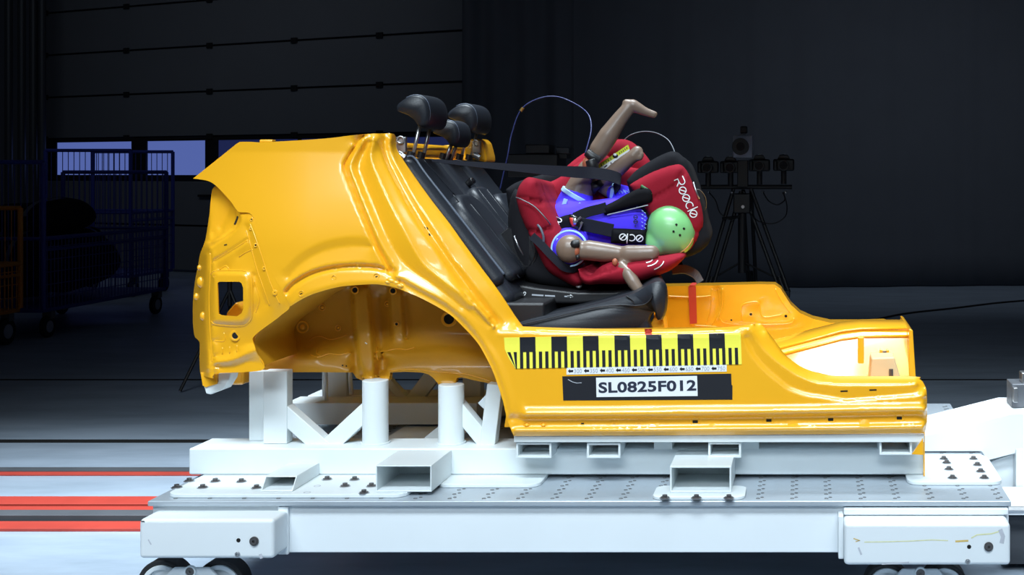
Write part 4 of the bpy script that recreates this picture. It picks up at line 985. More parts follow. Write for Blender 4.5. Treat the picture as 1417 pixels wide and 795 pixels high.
beads(far_bvh, [[(985, 399), (983, 425), (977, 448)], [(994, 399), (996, 425), (989, 441), (984, 450)], [(1000, 399), (999, 425), (996, 438), (1003, 446.5), (1030, 448.5), (1090, 447.5), (1099, 440)], [(1027, 444), (1026, 425), (1031, 419.5), (1049, 418), (1053, 434), (1060, 438.5), (1082, 435)], [(1073, 399), (1081, 415), (1093, 432)], [(925, 409.5), (960, 411), (984, 409)], [(960, 450), (1000, 452), (1060, 453)]], 0.003, far, FY)
# hump of the floor under the front of the rear cushion
hp = MB(); hp.prism([(toX(893, 4.22), 0.54)]+[(toX(x, 4.22), toZ(y, 4.22)) for x, y in ((896, 462), (900, 447), (906, 435), (911, 429), (915, 434), (918, 446), (920, 462))]+[(toX(921, 4.22), 0.54)], 4.22, 4.33); hp.build('cross_member', 'yellow', car, bevel=0.006)
# far quarter and its pillar, standing behind the seat
fq = [(-1.93, 1.30), (-1.72, 1.42), (-1.46, 1.445), (-1.42, 1.43), (-1.40, 1.36), (-1.25, 1.10), (-1.08, 0.80), (-1.02, 0.56), (-1.02, 0.50), (-1.10, 0.72), (-1.25, 0.84), (-1.45, 0.86), (-1.65, 0.80), (-1.78, 0.66), (-1.92, 0.62)]
MB().prism(fq, 5.28, 5.36).build('far_quarter_panel', 'yellow', car, bevel=0.02, seg=3)
# crossbars behind the seat back, with the far pillar head
MB().span(-1.47, -1.42, 4.12, 5.27, 1.385, 1.435).build('seat_cross_bar', 'yellow', car, bevel=0.012, seg=3)
MB().span(-1.45, -1.42, 4.12, 5.27, 1.30, 1.38).build('seat_cross_bar', 'yellow', car, bevel=0.006)
MB().cyl((-1.39, 4.2, 1.41), (-1.385, 5.2, 1.425), 0.007, n=10).build('tie_rod', 'yellow', car)
ph = MB(); ph.prism([(toX(x, 5.15), toZ(y, 5.15)) for x, y in ((645, 217), (646, 196), (652, 192.5), (664, 192), (670, 196), (675, 215), (676, 225))], 5.12, 5.279); ph.build('far_pillar_head', 'yellow', car, bevel=0.012, seg=3)
for q in ((556, 200, 4.16), (660, 203, 5.10)):
    c = P(*q); lt = MB(); lt.box(c, (0.03, 0.02, 0.05)); lt.cyl(c+Vector((-0.01, -0.012, -0.03)), c+Vector((0.015, -0.012, -0.045)), 0.012, n=12); lt.ring(c+Vector((0.0, -0.011, 0.015)), (0, -1, 0), 0.014, 0.008, 0.006, 16)
    lt.build('seat_latch', 'bright_steel', car, bevel=0.002, label='steel seat latch')

# ------------------------------------------------------------------ rear bench seat
seat = thing('rear_seat', (-1.1, 4.7, 0.80), 'black leather rear bench seat with three headrests inside the yellow body', 'car seat')
BT = Vector((-1.335, 0, 1.392)); BB = Vector((-0.955, 0, 0.905))        # top and bottom of the backrest face
bd = (BT-BB); BL = bd.length; bd.normalize(); bn = Vector((bd.z, 0, -bd.x))
if bn.x < 0: bn = -bn
BR = Matrix((bn, Vector((0, 1, 0)), bd)).transposed()
def back(v, y, o=0.0): q = BB+bd*(BL*v)+bn*o; return Vector((q.x, y, q.z))
def slab(y0, y1, v0, v1, t0, t1, name, bevel, parent, m='leather', seg=4):
    c = back((v0+v1)/2, (y0+y1)/2, (t0+t1)/2)
    return MB().box(c, (t1-t0, y1-y0, BL*(v1-v0)), BR).build(name, m, parent, bevel=bevel, seg=seg)
for y0, y1 in ((4.215, 4.60), (4.604, 4.845), (4.849, 5.17)):
    b = slab(y0, y1, 0.0, 1.0, -0.13, 0.0, 'backrest', 0.035, seat)
def backpad(y0, y1, v1, t0, t1, name, bevel, r=0.07, v0=0.11, bow=0.0):
    pts = [(y0, v0), (y1, v0)]
    for k in range(7): a = math.radians(15*k); pts.append((y1-r+r*math.cos(a), v1-(r-r*math.sin(a))/BL))
    for k in range(7): a = math.radians(90+15*k); pts.append((y0+r+r*math.cos(a), v1-(r-r*math.sin(a))/BL))
    n = len(pts); mb = MB()
    vs = [back(v, y, t1+bow*math.sin(math.pi*min(1, max(0, v/v1)))) for y, v in pts]+[back(v, y, t0) for y, v in pts]
    mb.add(vs, [tuple(range(n)), tuple(range(2*n-1, n-1, -1))]+[(i, i+n, (i+1) % n+n, (i+1) % n) for i in range(n)])
    return mb.build(name, 'leather', seat, bevel=bevel, seg=4)
backpad(4.275, 4.588, 0.69, -0.02, 0.036, 'back_cushion', 0.026, 0.11)
MB().tube([back(v, y, 0.0365) for v, y in ((0.13, 4.40), (0.3, 4.40), (0.5, 4.398), (0.60, 4.385))], 0.0025, 6).build('seam', 'leather', seat, smooth=True)
backpad(4.612, 4.838, 0.74, -0.02, 0.030, 'back_cushion', 0.022, 0.06)
backpad(4.862, 5.13, 0.68, -0.02, 0.034, 'back_cushion', 0.024, 0.06)
for yy in (4.665, 4.785): MB().tube([back(v, yy, 0.0305) for v in (0.13, 0.3, 0.5, 0.70)], 0.002, 6).build('seam', 'leather', seat, smooth=True)
slab(4.20, 4.262, 0.12, 0.97, -0.05, 0.012, 'side_bolster', 0.028, seat)
slab(4.655, 4.80, 0.50, 0.545, 0.018, 0.028, 'pull_strap', 0.004, seat, 'black'); slab(4.70, 4.735, 0.76, 0.80, -0.004, 0.03, 'belt_buckle', 0.008, seat, 'gloss_black')
# light piping down the near bolster and along the cushions
def pipe(pts, r=0.0035, m='leather', name='piping', parent=seat): return MB().tube(catmull(pts, n=8), r, 6).build(name, m, parent, smooth=True)
M['piping'] = mat('grey_piping', (0.10, 0.12, 0.16), 0.4)
pipe([tuple(back(1.0, 4.30, -0.02)), tuple(back(0.97, 4.295, 0.004)), tuple(back(0.85, 4.275, 0.006)), tuple(back(0.6, 4.268, 0.008)), tuple(back(0.3, 4.266, 0.008)), tuple(back(0.16, 4.266, 0.008))], 0.0045, 'piping')
pipe([tuple(back(0.68, 4.31, 0.027)), tuple(back(0.4, 4.33, 0.027)), tuple(back(0.1, 4.33, 0.027))], 0.0022, 'leather', 'seam'); pipe([tuple(back(0.71, 4.44, 0.002)), tuple(back(0.96, 4.40, 0.001))], 0.002, 'leather', 'seam')
# headrests
def headrest(ynear, wdt, top, s=1.0):
    prof = [(546, 148), (550, 142), (560, 135), (570, 131.3), (580, 132), (588, 138), (592, 148), (593, 160), (590, 172), (583, 177.5), (577, 174), (572, 167), (564.6, 160.5), (554, 156), (547, 153)]
    z0 = toZ(131.3, 4.3); pr = [((toX(x, 4.3)), toZ(y, 4.3)-z0+top) for x, y in catmull(prof+[prof[0]], n=2)[:-1]]
    cx = sum(p[0] for p in pr)/len(pr); cz = sum(p[1] for p in pr)/len(pr)
    mb = MB(); m = len(pr); vs = []; fs = []
    rows = [(0.0, 0.80), (0.03, 0.93), (0.10, 1.0), (0.22, 1.03), (0.5, 1.04), (0.78, 1.03), (0.90, 1.0), (0.97, 0.93), (1.0, 0.80)]
    for t, k in rows:
        for x, z in pr: vs.append((cx+(x-cx)*k*s+(0.010*(1-(2*t-1)**2) if x > cx else 0), ynear+wdt*t, cz+(z-cz)*k*s+(0.0)))
    for r in range(len(rows)-1):
        for i in range(m): fs.append((r*m+i, r*m+(i+1) % m, (r+1)*m+(i+1) % m, (r+1)*m+i))
    fs += [tuple(range(m-1, -1, -1)), tuple(range((len(rows)-1)*m, len(rows)*m))]
    h = mb.add(vs, fs).build('headrest', 'leather', seat, smooth=True)
    sm = MB().tube([(cx+(q[0]-cx)*0.99*s, ynear+wdt*0.075, cz+(q[1]-cz)*0.99*s) for q in pr[4:16]], 0.0025, 6); sm.build('seam', 'piping', h, smooth=True)
    for dy in (0.06, wdt-0.06):
        MB().cyl((cx+0.01, ynear+dy, cz-0.03), (-1.352, ynear+dy, 1.35), 0.0065, n=12).build('headrest_post', 'bright_steel', h, smooth=True)
        MB().cyl((-1.354, ynear+dy, 1.378), (-1.348, ynear+dy, 1.40), 0.014, n=12).build('post_sleeve', 'black', h)
    return h
headrest(4.30, 0.24, 1.591); headrest(4.69, 0.19, 1.528, 0.86); headrest(4.915, 0.26, 1.594)
# cushion
cu = [(706, 456), (709, 449), (716, 446), (745, 438), (800, 426.5), (850, 413), (880, 404), (898, 393.5), (908, 388.5), (916, 388.5), (922, 395), (924, 412), (922, 430), (917, 441), (913, 438), (911, 430), (905, 431), (899, 443), (896, 462), (800, 466), (706, 466)]
cp = catmull(cu+[cu[0]], n=3)[:-1]; cxm = toX(815, 4.2); czm = toZ(435, 4.2)
mb = MB(); rows = [(4.17, 0.965), (4.176, 0.985), (4.19, 0.997), (4.21, 1.0), (4.5, 1.0), (4.9, 1.0), (5.13, 1.0), (5.16, 0.99), (5.17, 0.96)]; m_ = len(cp); vs = []; fs = []
for y, k in rows:
    for q in cp: vs.append((cxm+(toX(q[0], 4.2)-cxm)*k-0.18*max(0, y-4.24)*min(1, max(0, (q[0]-760)/140)), y, czm+(toZ(q[1], 4.2)-czm)*k))
for r in range(len(rows)-1):
    for i in range(m_): fs.append((r*m_+i, r*m_+(i+1) % m_, (r+1)*m_+(i+1) % m_, (r+1)*m_+i))
fs += [tuple(range(m_-1, -1, -1)), tuple(range((len(rows)-1)*m_, len(rows)*m_))]
mb.add(vs, fs).build('cushion', 'leather', seat, smooth=True)
pipe([tuple(P(x, y, 4.163)) for x, y in ((716, 450), (760, 440), (800, 430.5), (830, 424), (860, 421.5), (880, 422.5), (893, 420), (901, 412), (902, 404))], 0.0022, 'leather', 'seam')
pipe([tuple(P(x, y, 4.165)) for x, y in ((866, 409), (874, 414), (879, 421))], 0.002, 'leather', 'seam')
MB().prism([(toX(x, 4.3), toZ(y, 4.3)) for x, y in ((696, 438), (760, 434), (800, 429), (850, 422), (872, 418), (872, 455), (700, 462))], 4.29, 5.10).build('cushion_insert', 'leather', seat, bevel=0.02, seg=3)
MB().span(-1.03, -0.86, 4.20, 5.12, 0.79, 0.90).build('hinge_cover', 'black', seat, bevel=0.01)
# grey trailing belt end in front of the cushion
tl = MB().ribbon([P(x, y, 4.75) for x, y in catmull([(930, 374), (945, 372), (955, 375), (963, 380), (969, 390)], 3)], 0.035, 0.003, (0.1, 0.5, 0.8))
tag(tl.build('loose_strap', 'strap_grey', None, smooth=False), 'short grey belt end sticking out under the red child seat above the far sill', 'strap')

# ------------------------------------------------------------------ child seat lying on its base
cs = thing('child_seat', P(830, 400, 4.6), 'red and black child car seat tipped on its side on the rear bench', 'child seat')
bs = MB(); bpf = [(688, 401), (692, 394), (705, 391), (740, 397), (800, 403.5), (850, 403), (880, 399), (900, 402), (880, 411), (850, 416), (800, 420), (720, 420), (704, 424), (694, 415)]
bs.prism([(toX(x, 4.38), toZ(y, 4.38)) for x, y in bpf], 4.38, 4.84); base = bs.build('seat_base', 'black', cs, bevel=0.012, seg=3)
MB().ball(P(701, 392, 4.40), (0.045, 0.03, 0.012), R=Matrix.Rotation(0.2, 3, 'Y')).build('release_lever', 'gloss_black', base, smooth=True)
fsurf = lambda Y: (lambda x, y: P(x, y, Y))
# printed marks along the base side
for k, x in enumerate((709, 714.5, 720.5, 726)):
    V, Fq = stroke2d([arc((x, 404.2+k*0.35), 1.5, 150, 380, 10), [(x+1.2, 405.2+k*0.35), (x-0.6, 407.4+k*0.35)]], 1.2); shape_on([P(a, b, 4.3785) for a, b in V], Fq, 'base_mark', 'paper', base)
V, Fq = stroke2d([[(781, 409.8), (793, 409.9)]], 1.8); shape_on([P(a, b, 4.3785) for a, b in V], Fq, 'base_mark', 'grey_ink', base)
shape_on([P(a, b, 4.3785) for a, b in ((785, 408.5), (789, 408.5), (789, 406.8), (793, 409.4), (789, 412), (789, 410.4), (785, 410.4))], [tuple(range(7))], 'base_mark', 'paper', base)
V, Fq = stroke2d([[(736, 407.6), (752, 408.6)], [(754, 408.7), (768, 409.4)]], 2.0); shape_on([P(a, b, 4.3785) for a, b in V], Fq, 'base_mark', 'grey_ink', base)
tgs = MB().ribbon([P(712, 438, 4.30), P(719, 434, 4.31), P(726, 431, 4.32)], 0.004, 0.002, (0, 1, 0.2)); tgs.build('lime_tag', 'limesticker', base)
MB().box(P(733, 429, 4.32), (0.062, 0.004, 0.012), Matrix.Rotation(0.28, 3, 'Y')).build('white_tag', 'paper', base)
# hinge drum and the black outer shell
hd = MB(); hd.cyl(P(713, 346, 4.46), P(713, 346, 4.46)+Vector((0.10, 0.34, 0.0)), 0.085, 0.10, n=36); hinge = hd.build('hinge_drum', 'gloss_black', cs, bevel=0.012, seg=3, smooth=True)
hinge.scale = (1, 1, 1)
MB().tube([P(711.5, 326, 4.40), P(717, 340, 4.40), P(724, 353, 4.405)], 0.003, 6).build('chrome_edge', 'bright_steel', cs, smooth=True)
shell = puff([(706, 275), (716, 262), (740, 300), (790, 355), (812, 392), (803, 399.5), (775, 399), (745, 394), (726, 386), (714, 366), (706, 340), (703, 305)], 4.50, 0.30, 0.055, 'shell', 'blackfab', cs, rnd=18)
puff([(700, 262), (720, 250), (780, 232), (810, 212), (858, 196), (880, 202), (900, 222), (940, 212), (968, 270), (980, 330), (958, 352), (930, 362), (945, 366), (930, 374), (860, 393), (800, 396), (760, 385), (725, 360), (708, 310)], 4.82, 0.14, 0.02, 'shell', 'blackfab', cs, rnd=22)
# red liner across the back
puff([(722, 300), (735, 262), (765, 250), (782, 240), (800, 225), (830, 212), (868, 230), (905, 235), (935, 240), (955, 280), (955, 330), (930, 362), (860, 384), (810, 388), (770, 372), (740, 345)], 4.74, 0.07, 0.03, 'seat_liner', 'red', cs, rnd=30)
lobe = puff([(714, 273), (718, 258), (727, 247), (735, 245), (743, 250), (749, 268), (760, 290), (778, 320), (790, 350), (806, 384), (806, 393), (796, 396), (778, 387), (757, 373), (743, 346), (732, 324), (720, 296)], 4.44, 0.28, 0.05, 'side_wing', 'red', cs, rnd=20, curves=[[(716, 274), (735, 277), (752, 281)], [(730, 318), (745, 322), (760, 316)]])
sl = MB(); sl.tube(catmull([P(744, 311, 4.385), P(748, 316, 4.375), P(752, 327, 4.37), P(752, 338, 4.375)], n=4), [0.004]*13, 8); sl.build('grey_insert', 'piping', lobe, smooth=True)
topw = puff([(784, 230), (800, 217), (820, 205), (840, 196), (859, 192.5), (874, 196), (887, 207), (899, 222), (905, 240), (880, 252), (850, 262), (820, 262), (795, 250)], 4.80, 0.09, 0.045, 'side_wing', 'red', cs, rnd=22)
nw = puff([(800, 372), (815, 381), (832, 368), (852, 361), (880, 360), (912, 356), (938, 352), (946, 356), (938, 366), (925, 375), (901, 384), (880, 390), (860, 393), (835, 392.5), (808, 392)], 4.36, 0.36, 0.05, 'side_wing', 'red', cs, rnd=16, curves=[[(806, 376), (830, 377), (852, 370), (875, 361)]])
hbk = puff([(867, 250), (880, 236), (901, 222), (916, 214), (931, 209), (941, 214), (952, 228), (969, 278), (976, 307), (982, 331), (975, 343), (961, 352), (940, 358), (920, 358), (900, 330), (880, 290)], 4.56, 0.30, 0.03, 'head_shell', 'blackfab', cs, rnd=18)
hw = puff([(871, 256), (884, 247), (901, 238), (918, 231), (935, 226.5), (944, 229), (952, 239), (962, 262), (970, 284), (973, 306), (970, 320), (962, 337), (950, 347), (925, 340), (905, 310), (892, 288), (880, 270)], 4.535, 0.16, 0.035, 'head_wing', 'red', cs, rnd=20, curves=[[(902, 275), (920, 267), (936, 255), (944, 240)], [(948, 310), (960, 322), (972, 318)]])
MB().tube([P(959, 252, 4.53), P(963.5, 265, 4.53), P(967.5, 275, 4.53)], 0.0035, 6).build('chrome_edge', 'bright_steel', cs, smooth=True)
MB().ball(P(801, 395.5, 4.44), (0.012, 0.008, 0.009)).build('stud', 'bright_steel', cs, smooth=True)
MB().tube([P(757.5, 270, 4.72), P(761, 264, 4.72), P(765, 257.5, 4.72)], 0.0045, 6).build('green_indicator', mat('green_indicator', (0.01, 0.28, 0.10), 0.4), cs, smooth=True)
MB().tube([P(887, 257, 4.5), P(895, 262, 4.5), P(901, 269, 4.5)], 0.006, 6).build('green_edge', mat('dark_green_edge', (0.02, 0.11, 0.03), 0.6), cs, smooth=True)
# ring emblem on the near wing
V, Fq = stroke2d([arc((893, 358), 26, 62, 10, 16, 16.5), arc((893, 357), 18, 80, 15, 14, 11), arc((893, 356), 11, 85, 25, 12, 7)], 1.3)
nwb = bvh_of(nw)
shape_on([on_surface(nwb, x, y, 4.32, 0.003) for x, y in V], Fq, 'ring_emblem', 'paper', nw)
# lettering: round strokes, each 'e' a slashed ring
def letters(word, h=1.0):
    """stroke paths in a unit frame, x advancing, y up (x-height h)"""
    out = []; x = 0.0; r = 0.5*h
    for ch in word:
        if ch == 'R': out += [[(x, 0), (x, 0.55), (x+0.62, 0.55)]+arc((x+0.62, 0.95), 0.40, -90, 90, 10)+[(x-0.12, 1.35)], [(x+0.45, 0.55), (x+0.95, 0.0)]]; x += 1.30
        elif ch == 'e': out += [arc((x+r, r), r, 0, 360, 22), [(x+0.22*h, 0.18*h), (x+0.80*h, 0.82*h)]]; x += 1.18*h
        elif ch == 'c': out += [arc((x+r, r), r, 52, 308, 16)]; x += 1.10*h
        elif ch == 'l': out += [[(x+0.05, -0.12*h), (x+0.05, 1.5*h)]]; x += 0.20*h
    return out, x
def lay(word, origin, ax, up, surf, name, m, parent, wd=0.13):
    paths, L = letters(word); paths = [lin(p, 0.16) if len(p) < 8 else p for p in paths]; V, Fq = stroke2d(paths, wd); o = np.array(origin, float); ax = np.array(ax, float); up = np.array(up, float)
    return shape_on([surf(*(o+ax*v[0]+up*v[1])) for v in V], Fq, name, m, parent, 0.0008)
hwb = bvh_of(hw)
# running down the head wing, tops towards the lower left
lay('Reecle', (932.9, 249.6), (4.07, 8.8), (8.8, -4.07), lambda x, y: on_surface(hwb, x, y, 4.5, 0.003), 'wing_lettering', 'paper', hw, 0.145)
# ------------------------------------------------------------------ dummy
def chainmesh(chains, name, m, parent, vox=0.006, smooth=6, label=None):
    mb = MB()
    for pts, rad in chains:
        pts = [Vector(p) for p in pts]
        # resample into overlapping balls and cones so the remesh fuses one skin
        for a, b, ra, rb in zip(pts[:-1], pts[1:], rad[:-1], rad[1:]):
            mb.cyl(a, b, ra, rb, n=18)
        for p, r in zip(pts, rad): mb.ball(p, r, 14, 9)
    o = mb.build(name, m, parent, smooth=True, label=label)
    rm = o.modifiers.new('fuse', 'REMESH'); rm.mode = 'VOXEL'; rm.voxel_size = vox; rm.use_smooth_shade = True
    sm = o.modifiers.new('smooth', 'SMOOTH'); sm.factor = 0.5; sm.iterations = smooth
    return o
K = 1/390.0                                                              # metres per picture pixel around the dummy
dm = thing('crash_dummy', P(830, 320, 4.62), 'small child crash test dummy with green head lying upside down in the red seat', 'crash dummy')
hipN, hipF = P(789, 332, 4.58), P(790, 297, 4.66)
kneeN, kneeF = P(789, 345, 4.36), P(812, 232, 4.66)
body = chainmesh([
    ([P(790, 315, 4.62), P(820, 313, 4.61), P(850, 311, 4.60), P(875, 311, 4.60), P(892, 314, 4.59)], [36*K, 34*K, 35*K, 33*K, 20*K]),
    ([hipN, P(789, 341, 4.45), P(789, 344, 4.372)], [25*K, 21*K, 19.5*K]),
    ([P(801, 347, 4.372), P(815, 346, 4.372), P(838, 349, 4.374), P(858, 351, 4.376), P(866, 352, 4.375)], [12.0*K, 13.8*K, 13.0*K, 10.8*K, 11*K]),
    ([P(795, 346, 4.372), P(801, 347, 4.372)], [9*K, 11*K]),
    ([P(869, 351, 4.368), P(885, 350.5, 4.362), P(902, 349.5, 4.362)], [12*K, 11.4*K, 10.6*K]),
    ([P(866, 354, 4.37), P(884, 354, 4.36), P(901, 352, 4.362)], [8.8*K, 8.5*K, 8*K]),
    ([hipF, P(798, 272, 4.665), P(806, 252, 4.665), P(813, 234, 4.662)], [25*K, 22*K, 18.5*K, 14*K]),
    ([P(816, 228, 4.662), P(820, 222, 4.662)], [10*K, 11*K]),
    ([P(821, 220, 4.662), P(829, 207, 4.662), P(842, 187, 4.664), P(858, 164, 4.668), P(869, 150, 4.67)], [10.5*K, 14.0*K, 14.0*K, 11.2*K, 9.6*K]),
    ([P(867, 143, 4.67), P(876, 146, 4.67), P(890, 153, 4.672), P(905, 159.5, 4.673)], [6.5*K, 9.2*K, 6.8*K, 4.2*K]),
    ([P(866, 142, 4.67), P(878, 145.5, 4.67), P(892, 151.5, 4.672), P(907, 157.5, 4.673)], [5.0*K, 4.6*K, 4.0*K, 3.6*K]),
    # arms
    ([P(882, 342, 4.55), P(888, 366, 4.44), P(874, 368, 4.38), P(860, 367, 4.345)], [17*K, 13*K, 9*K, 6.5*K]),
    ([P(860, 367, 4.345), P(869, 378, 4.325), P(876, 389, 4.315), P(883, 399, 4.31), P(886, 402.5, 4.31)], [6.5*K, 9.0*K, 8.6*K, 7.6*K, 5.6*K]),
    ([P(873, 386, 4.318), P(873, 394, 4.318), P(877, 400, 4.318)], [4.5*K, 4.2*K, 3.2*K]),
    ([P(872, 285, 4.68), P(858, 270, 4.68), P(843, 264, 4.69), P(833, 258, 4.69)], [17*K, 12*K, 10*K, 9*K]),
    ([P(833, 256, 4.69), P(850, 238, 4.66), P(866, 224, 4.64), P(876, 216, 4.63), P(882, 209.5, 4.63)], [9*K, 12*K, 10.5*K, 9.2*K, 8.4*K]),
    ([P(880, 218, 4.628), P(886, 218, 4.62), P(888, 213, 4.62)], [6*K, 4.2*K, 3.6*K]),
], 'body', 'skin', dm, vox=0.0052, smooth=4)
suit = chainmesh([
    ([P(788, 316, 4.62), P(800, 315, 4.615), P(822, 312, 4.605), P(850, 310, 4.595), P(876, 310, 4.595), P(888, 311, 4.595)], [40*K, 38*K, 36*K, 37.5*K, 36*K, 27*K]),
    ([P(789, 330, 4.58), P(788, 340, 4.46), P(788, 343, 4.405)], [28*K, 25.5*K, 24*K]),
    ([hipF, P(797, 277, 4.665)], [28*K, 25*K]),
    ([P(882, 342, 4.55), P(893, 362, 4.46), P(893, 366, 4.43)], [20*K, 16*K, 14.5*K]),
    ([P(874, 285, 4.67), P(862, 271, 4.67), P(852, 267, 4.68)], [20*K, 16*K, 14*K]),
], 'suit', 'blue', dm, vox=0.006, smooth=5, label='blue short dummy suit')
# pale blue hems and stripes
def hem(c, axis, R, wd=0.011, th=0.006, sy=1.0):
    a = Vector(axis).normalized(); mb = MB(); mb.ring(Vector(c)-a*wd/2, a, R+th, R-0.006, wd, 40); return mb.build('hem', 'trim', suit, bevel=0.002)
hem(P(788, 343.5, 4.386), (0.0, -1, 0.05), 24.5*K, 0.014, 0.001)
hem(P(799.5, 271.5, 4.665), (0.28, 0, 0.5), 24*K, 0.016, 0.004)
hem(P(890, 367.5, 4.43), (-0.6, -0.7, 0.0), 13*K, 0.014, 0.004)
hem(P(849, 265.5, 4.68), (-1, 0, 0.15), 13.6*K, 0.014, 0.004)
for pts in ([(783, 275), (779, 288), (776, 303)], [(804, 281), (799, 291), (794, 300)], [(776, 333), (770, 332)]):
    sbv = None
    Yq = 4.578 if pts[0][1] < 320 else 4.37
    MB().ribbon([P(x, y, Yq) for x, y in catmull([(a, b) for a, b in pts], 4)], 0.014, 0.004, (1, 0, 0.25)).build('stripe', 'trim', suit)
# knee joints: black strap and orange core
for c, ax, r in ((P(797.5, 346.5, 4.345), (1, 0, 0), 0.022), (P(812, 226, 4.625), (0.5, 0, 0.85), 0.026)):
    MB().ball(c, (r*0.62, r*0.7, r*0.95)).build('knee_core', 'joint', dm, smooth=True, label='orange knee joint core')
MB().tube(catmull([P(788, 338, 4.35), P(793, 337.5, 4.333), P(801, 337, 4.338)], n=5), [0.009]*5+[0.014]*6, 8).build('knee_strap', 'black', dm, smooth=True)
MB().tube([P(797, 356, 4.338), P(802, 355, 4.34)], 0.010, 8).build('knee_strap', 'black', dm, smooth=True)
MB().tube(catmull([P(813, 211, 4.62), P(820, 217, 4.615), P(829, 222, 4.622)], n=5), 0.017, 8).build('knee_strap', 'black', dm, smooth=True)
MB().tube(catmull([P(818, 222, 4.612), P(820, 230, 4.61), P(822, 240, 4.62)], n=5), [0.022]*11, 8).build('knee_strap', 'black', dm, smooth=True)
MB().ball(P(851, 362.5, 4.332), (0.010, 0.010, 0.013)).build('elbow_core', 'joint', dm, smooth=True, label='orange elbow joint core')
MB().tube([P(829, 262, 4.66), P(825, 258, 4.66), P(822, 252, 4.66)], 0.026, 10).build('elbow_strap', 'black', dm, smooth=True)
# green head with neck and skull cap holes
hc = P(929, 318, 4.53); HRm = Matrix.Rotation(math.radians(-24), 3, 'Y')
hb_ = MB(); hb_.ball(hc, (33*K, 31*K, 37.5*K), 36, 24, HRm); hb_.cyl(P(918, 330, 4.535), P(893, 334, 4.55), 24*K, 13*K, n=28); hb_.ball(P(911, 335, 4.53), (24*K, 22*K, 20*K), 24, 16)
head = hb_.build('head', 'head', dm, smooth=True, label='green head')
rm = head.modifiers.new('fuse', 'REMESH'); rm.mode = 'VOXEL'; rm.voxel_size = 0.005; rm.use_smooth_shade = True
s_ = head.modifiers.new('smooth', 'SMOOTH'); s_.iterations = 10
def on_head(px, py, lift=0.0):
    d = (P(px, py, 4)-ORG).normalized(); Ri = HRm.transposed(); r = Vector((33*K, 31*K, 37.5*K))
    o = Ri @ (ORG-hc); dd = Ri @ d; o = Vector((o.x/r.x, o.y/r.y, o.z/r.z)); dd = Vector((dd.x/r.x, dd.y/r.y, dd.z/r.z))
    A = dd.dot(dd); B = 2*o.dot(dd); C = o.dot(o)-1; D = B*B-4*A*C
    t = (-B-math.sqrt(max(D, 0)))/(2*A); return ORG+d*(t-lift)
for x, y in ((936, 310.5), (946.5, 316), (932, 320), (941, 325)):
    p = on_head(x, y, 0.001); nrm = (p-hc).normalized(); MB().cyl(p-nrm*0.004, p+nrm*0.0012, 0.0040, n=14).build('cap_hole', 'hole', head)
# orange parting line under the cap, following the rim
M['rim'] = mat('orange_cap_rim', (0.62, 0.30, 0.10), 0.45)
MB().tube([on_head(x, y, -0.001) for x, y in catmull([(912, 352), (922, 354.5), (934, 353), (946, 346), (954, 338), (959, 329)], 3)], 0.0032, 8).build('cap_rim', 'rim', head, smooth=True)
# checked collar patch
ck = MB(); ck.ball(P(903, 308, 4.515), (9*K, 0.01, 17*K), 16, 10, Matrix.Rotation(0.42, 3, 'Y')); col = ck.build('collar_patch', 'ink', dm, smooth=True, label='black collar patch with pale checks')
for x, y in ((901, 302), (905, 298), (899, 309), (904, 306), (908, 302), (901, 316), (905, 312)): MB().box(P(x, y, 4.503), (0.006, 0.004, 0.006), Matrix.Rotation(0.4, 3, 'Y')).build('check', 'trim', col)
V, Fq = stroke2d([arc((895, 333), 2.4, 0, 360, 14), [(894.4, 331), (894.4, 335.5)]], 0.8); shape_on([P(a, b, 4.50) for a, b in V], Fq, 'neck_mark', 'trim', head)
# print on the chest of the suit
V, Fq = stroke2d([arc((879.5, 300.5), 2.6, 0, 360, 12), [(877, 300.5), (882, 300.5)], arc((879.5, 306.5), 2.6, 0, 360, 12), [(877, 306.5), (882, 306.5)], [(879, 311), (879, 314)]], 1.0); shape_on([P(a, b, 4.492) for a, b in V], Fq, 'chest_print', 'ink', suit)
rng = random.Random(2)
pp = []
for k in range(11):
    x = 888.5+(k % 2)*4; y = 291+k*2.6; pp.append([(x-1.5+rng.random(), y), (x+1+rng.random(), y+1.2)])
V, Fq = stroke2d(pp, 0.8); shape_on([P(a, b, 4.496) for a, b in V], Fq, 'sleeve_print', 'trim', suit)
pp = []
for k in range(9):
    x = 856+k*2.2; y = 262.5-k*0.2; pp.append([(x, y+(k % 3)), (x+1.4, y+6-(k % 2)*2)])
V, Fq = stroke2d(pp, 0.9); shape_on([P(a, b, 4.632) for a, b in V], Fq, 'sleeve_print', 'trim', suit)

# harness of the child seat
def strap(pts, wd, th, side, name, m, parent, n=6): return MB().ribbon([P(*q) for q in catmull(pts, n=n)], wd, th, side).build(name, m, parent, bevel=min(th*0.45, 0.004))
har = lambda nm, m, pts, wd, th=0.004, side=(0, 0, 1): strap(pts, wd, th, side, nm, m, cs)
har('harness_strap', 'webbing', [(797, 309, 4.485), (815, 312, 4.48), (830, 315, 4.475), (848, 319, 4.475)], 0.046)
har('harness_strap', 'webbing', [(795, 301, 4.50), (812, 293.5, 4.50), (832, 288.5, 4.49), (840, 286, 4.49)], 0.036)
np_ = puff([(846, 315.5), (870, 316.5), (894, 318), (893, 338), (870, 338), (845, 336)], 4.475, 0.05, 0.016, 'chest_pad', 'pad', cs, rnd=8, smooth_outline=False)
fp_ = puff([(833, 286), (850, 278), (868, 268), (888, 259.5), (900, 262), (903, 273), (900, 280), (880, 285), (858, 291), (837, 296.5)], 4.50, 0.05, 0.018, 'chest_pad', 'pad', cs, rnd=8)
MB().tube([P(x, y, 4.49) for x, y in catmull([(840, 297), (860, 292.5), (880, 287.5), (897, 283.5)], 4)], 0.002, 6).build('pad_edge', 'grey_ink', fp_, smooth=True)
pb = bvh_of(np_)
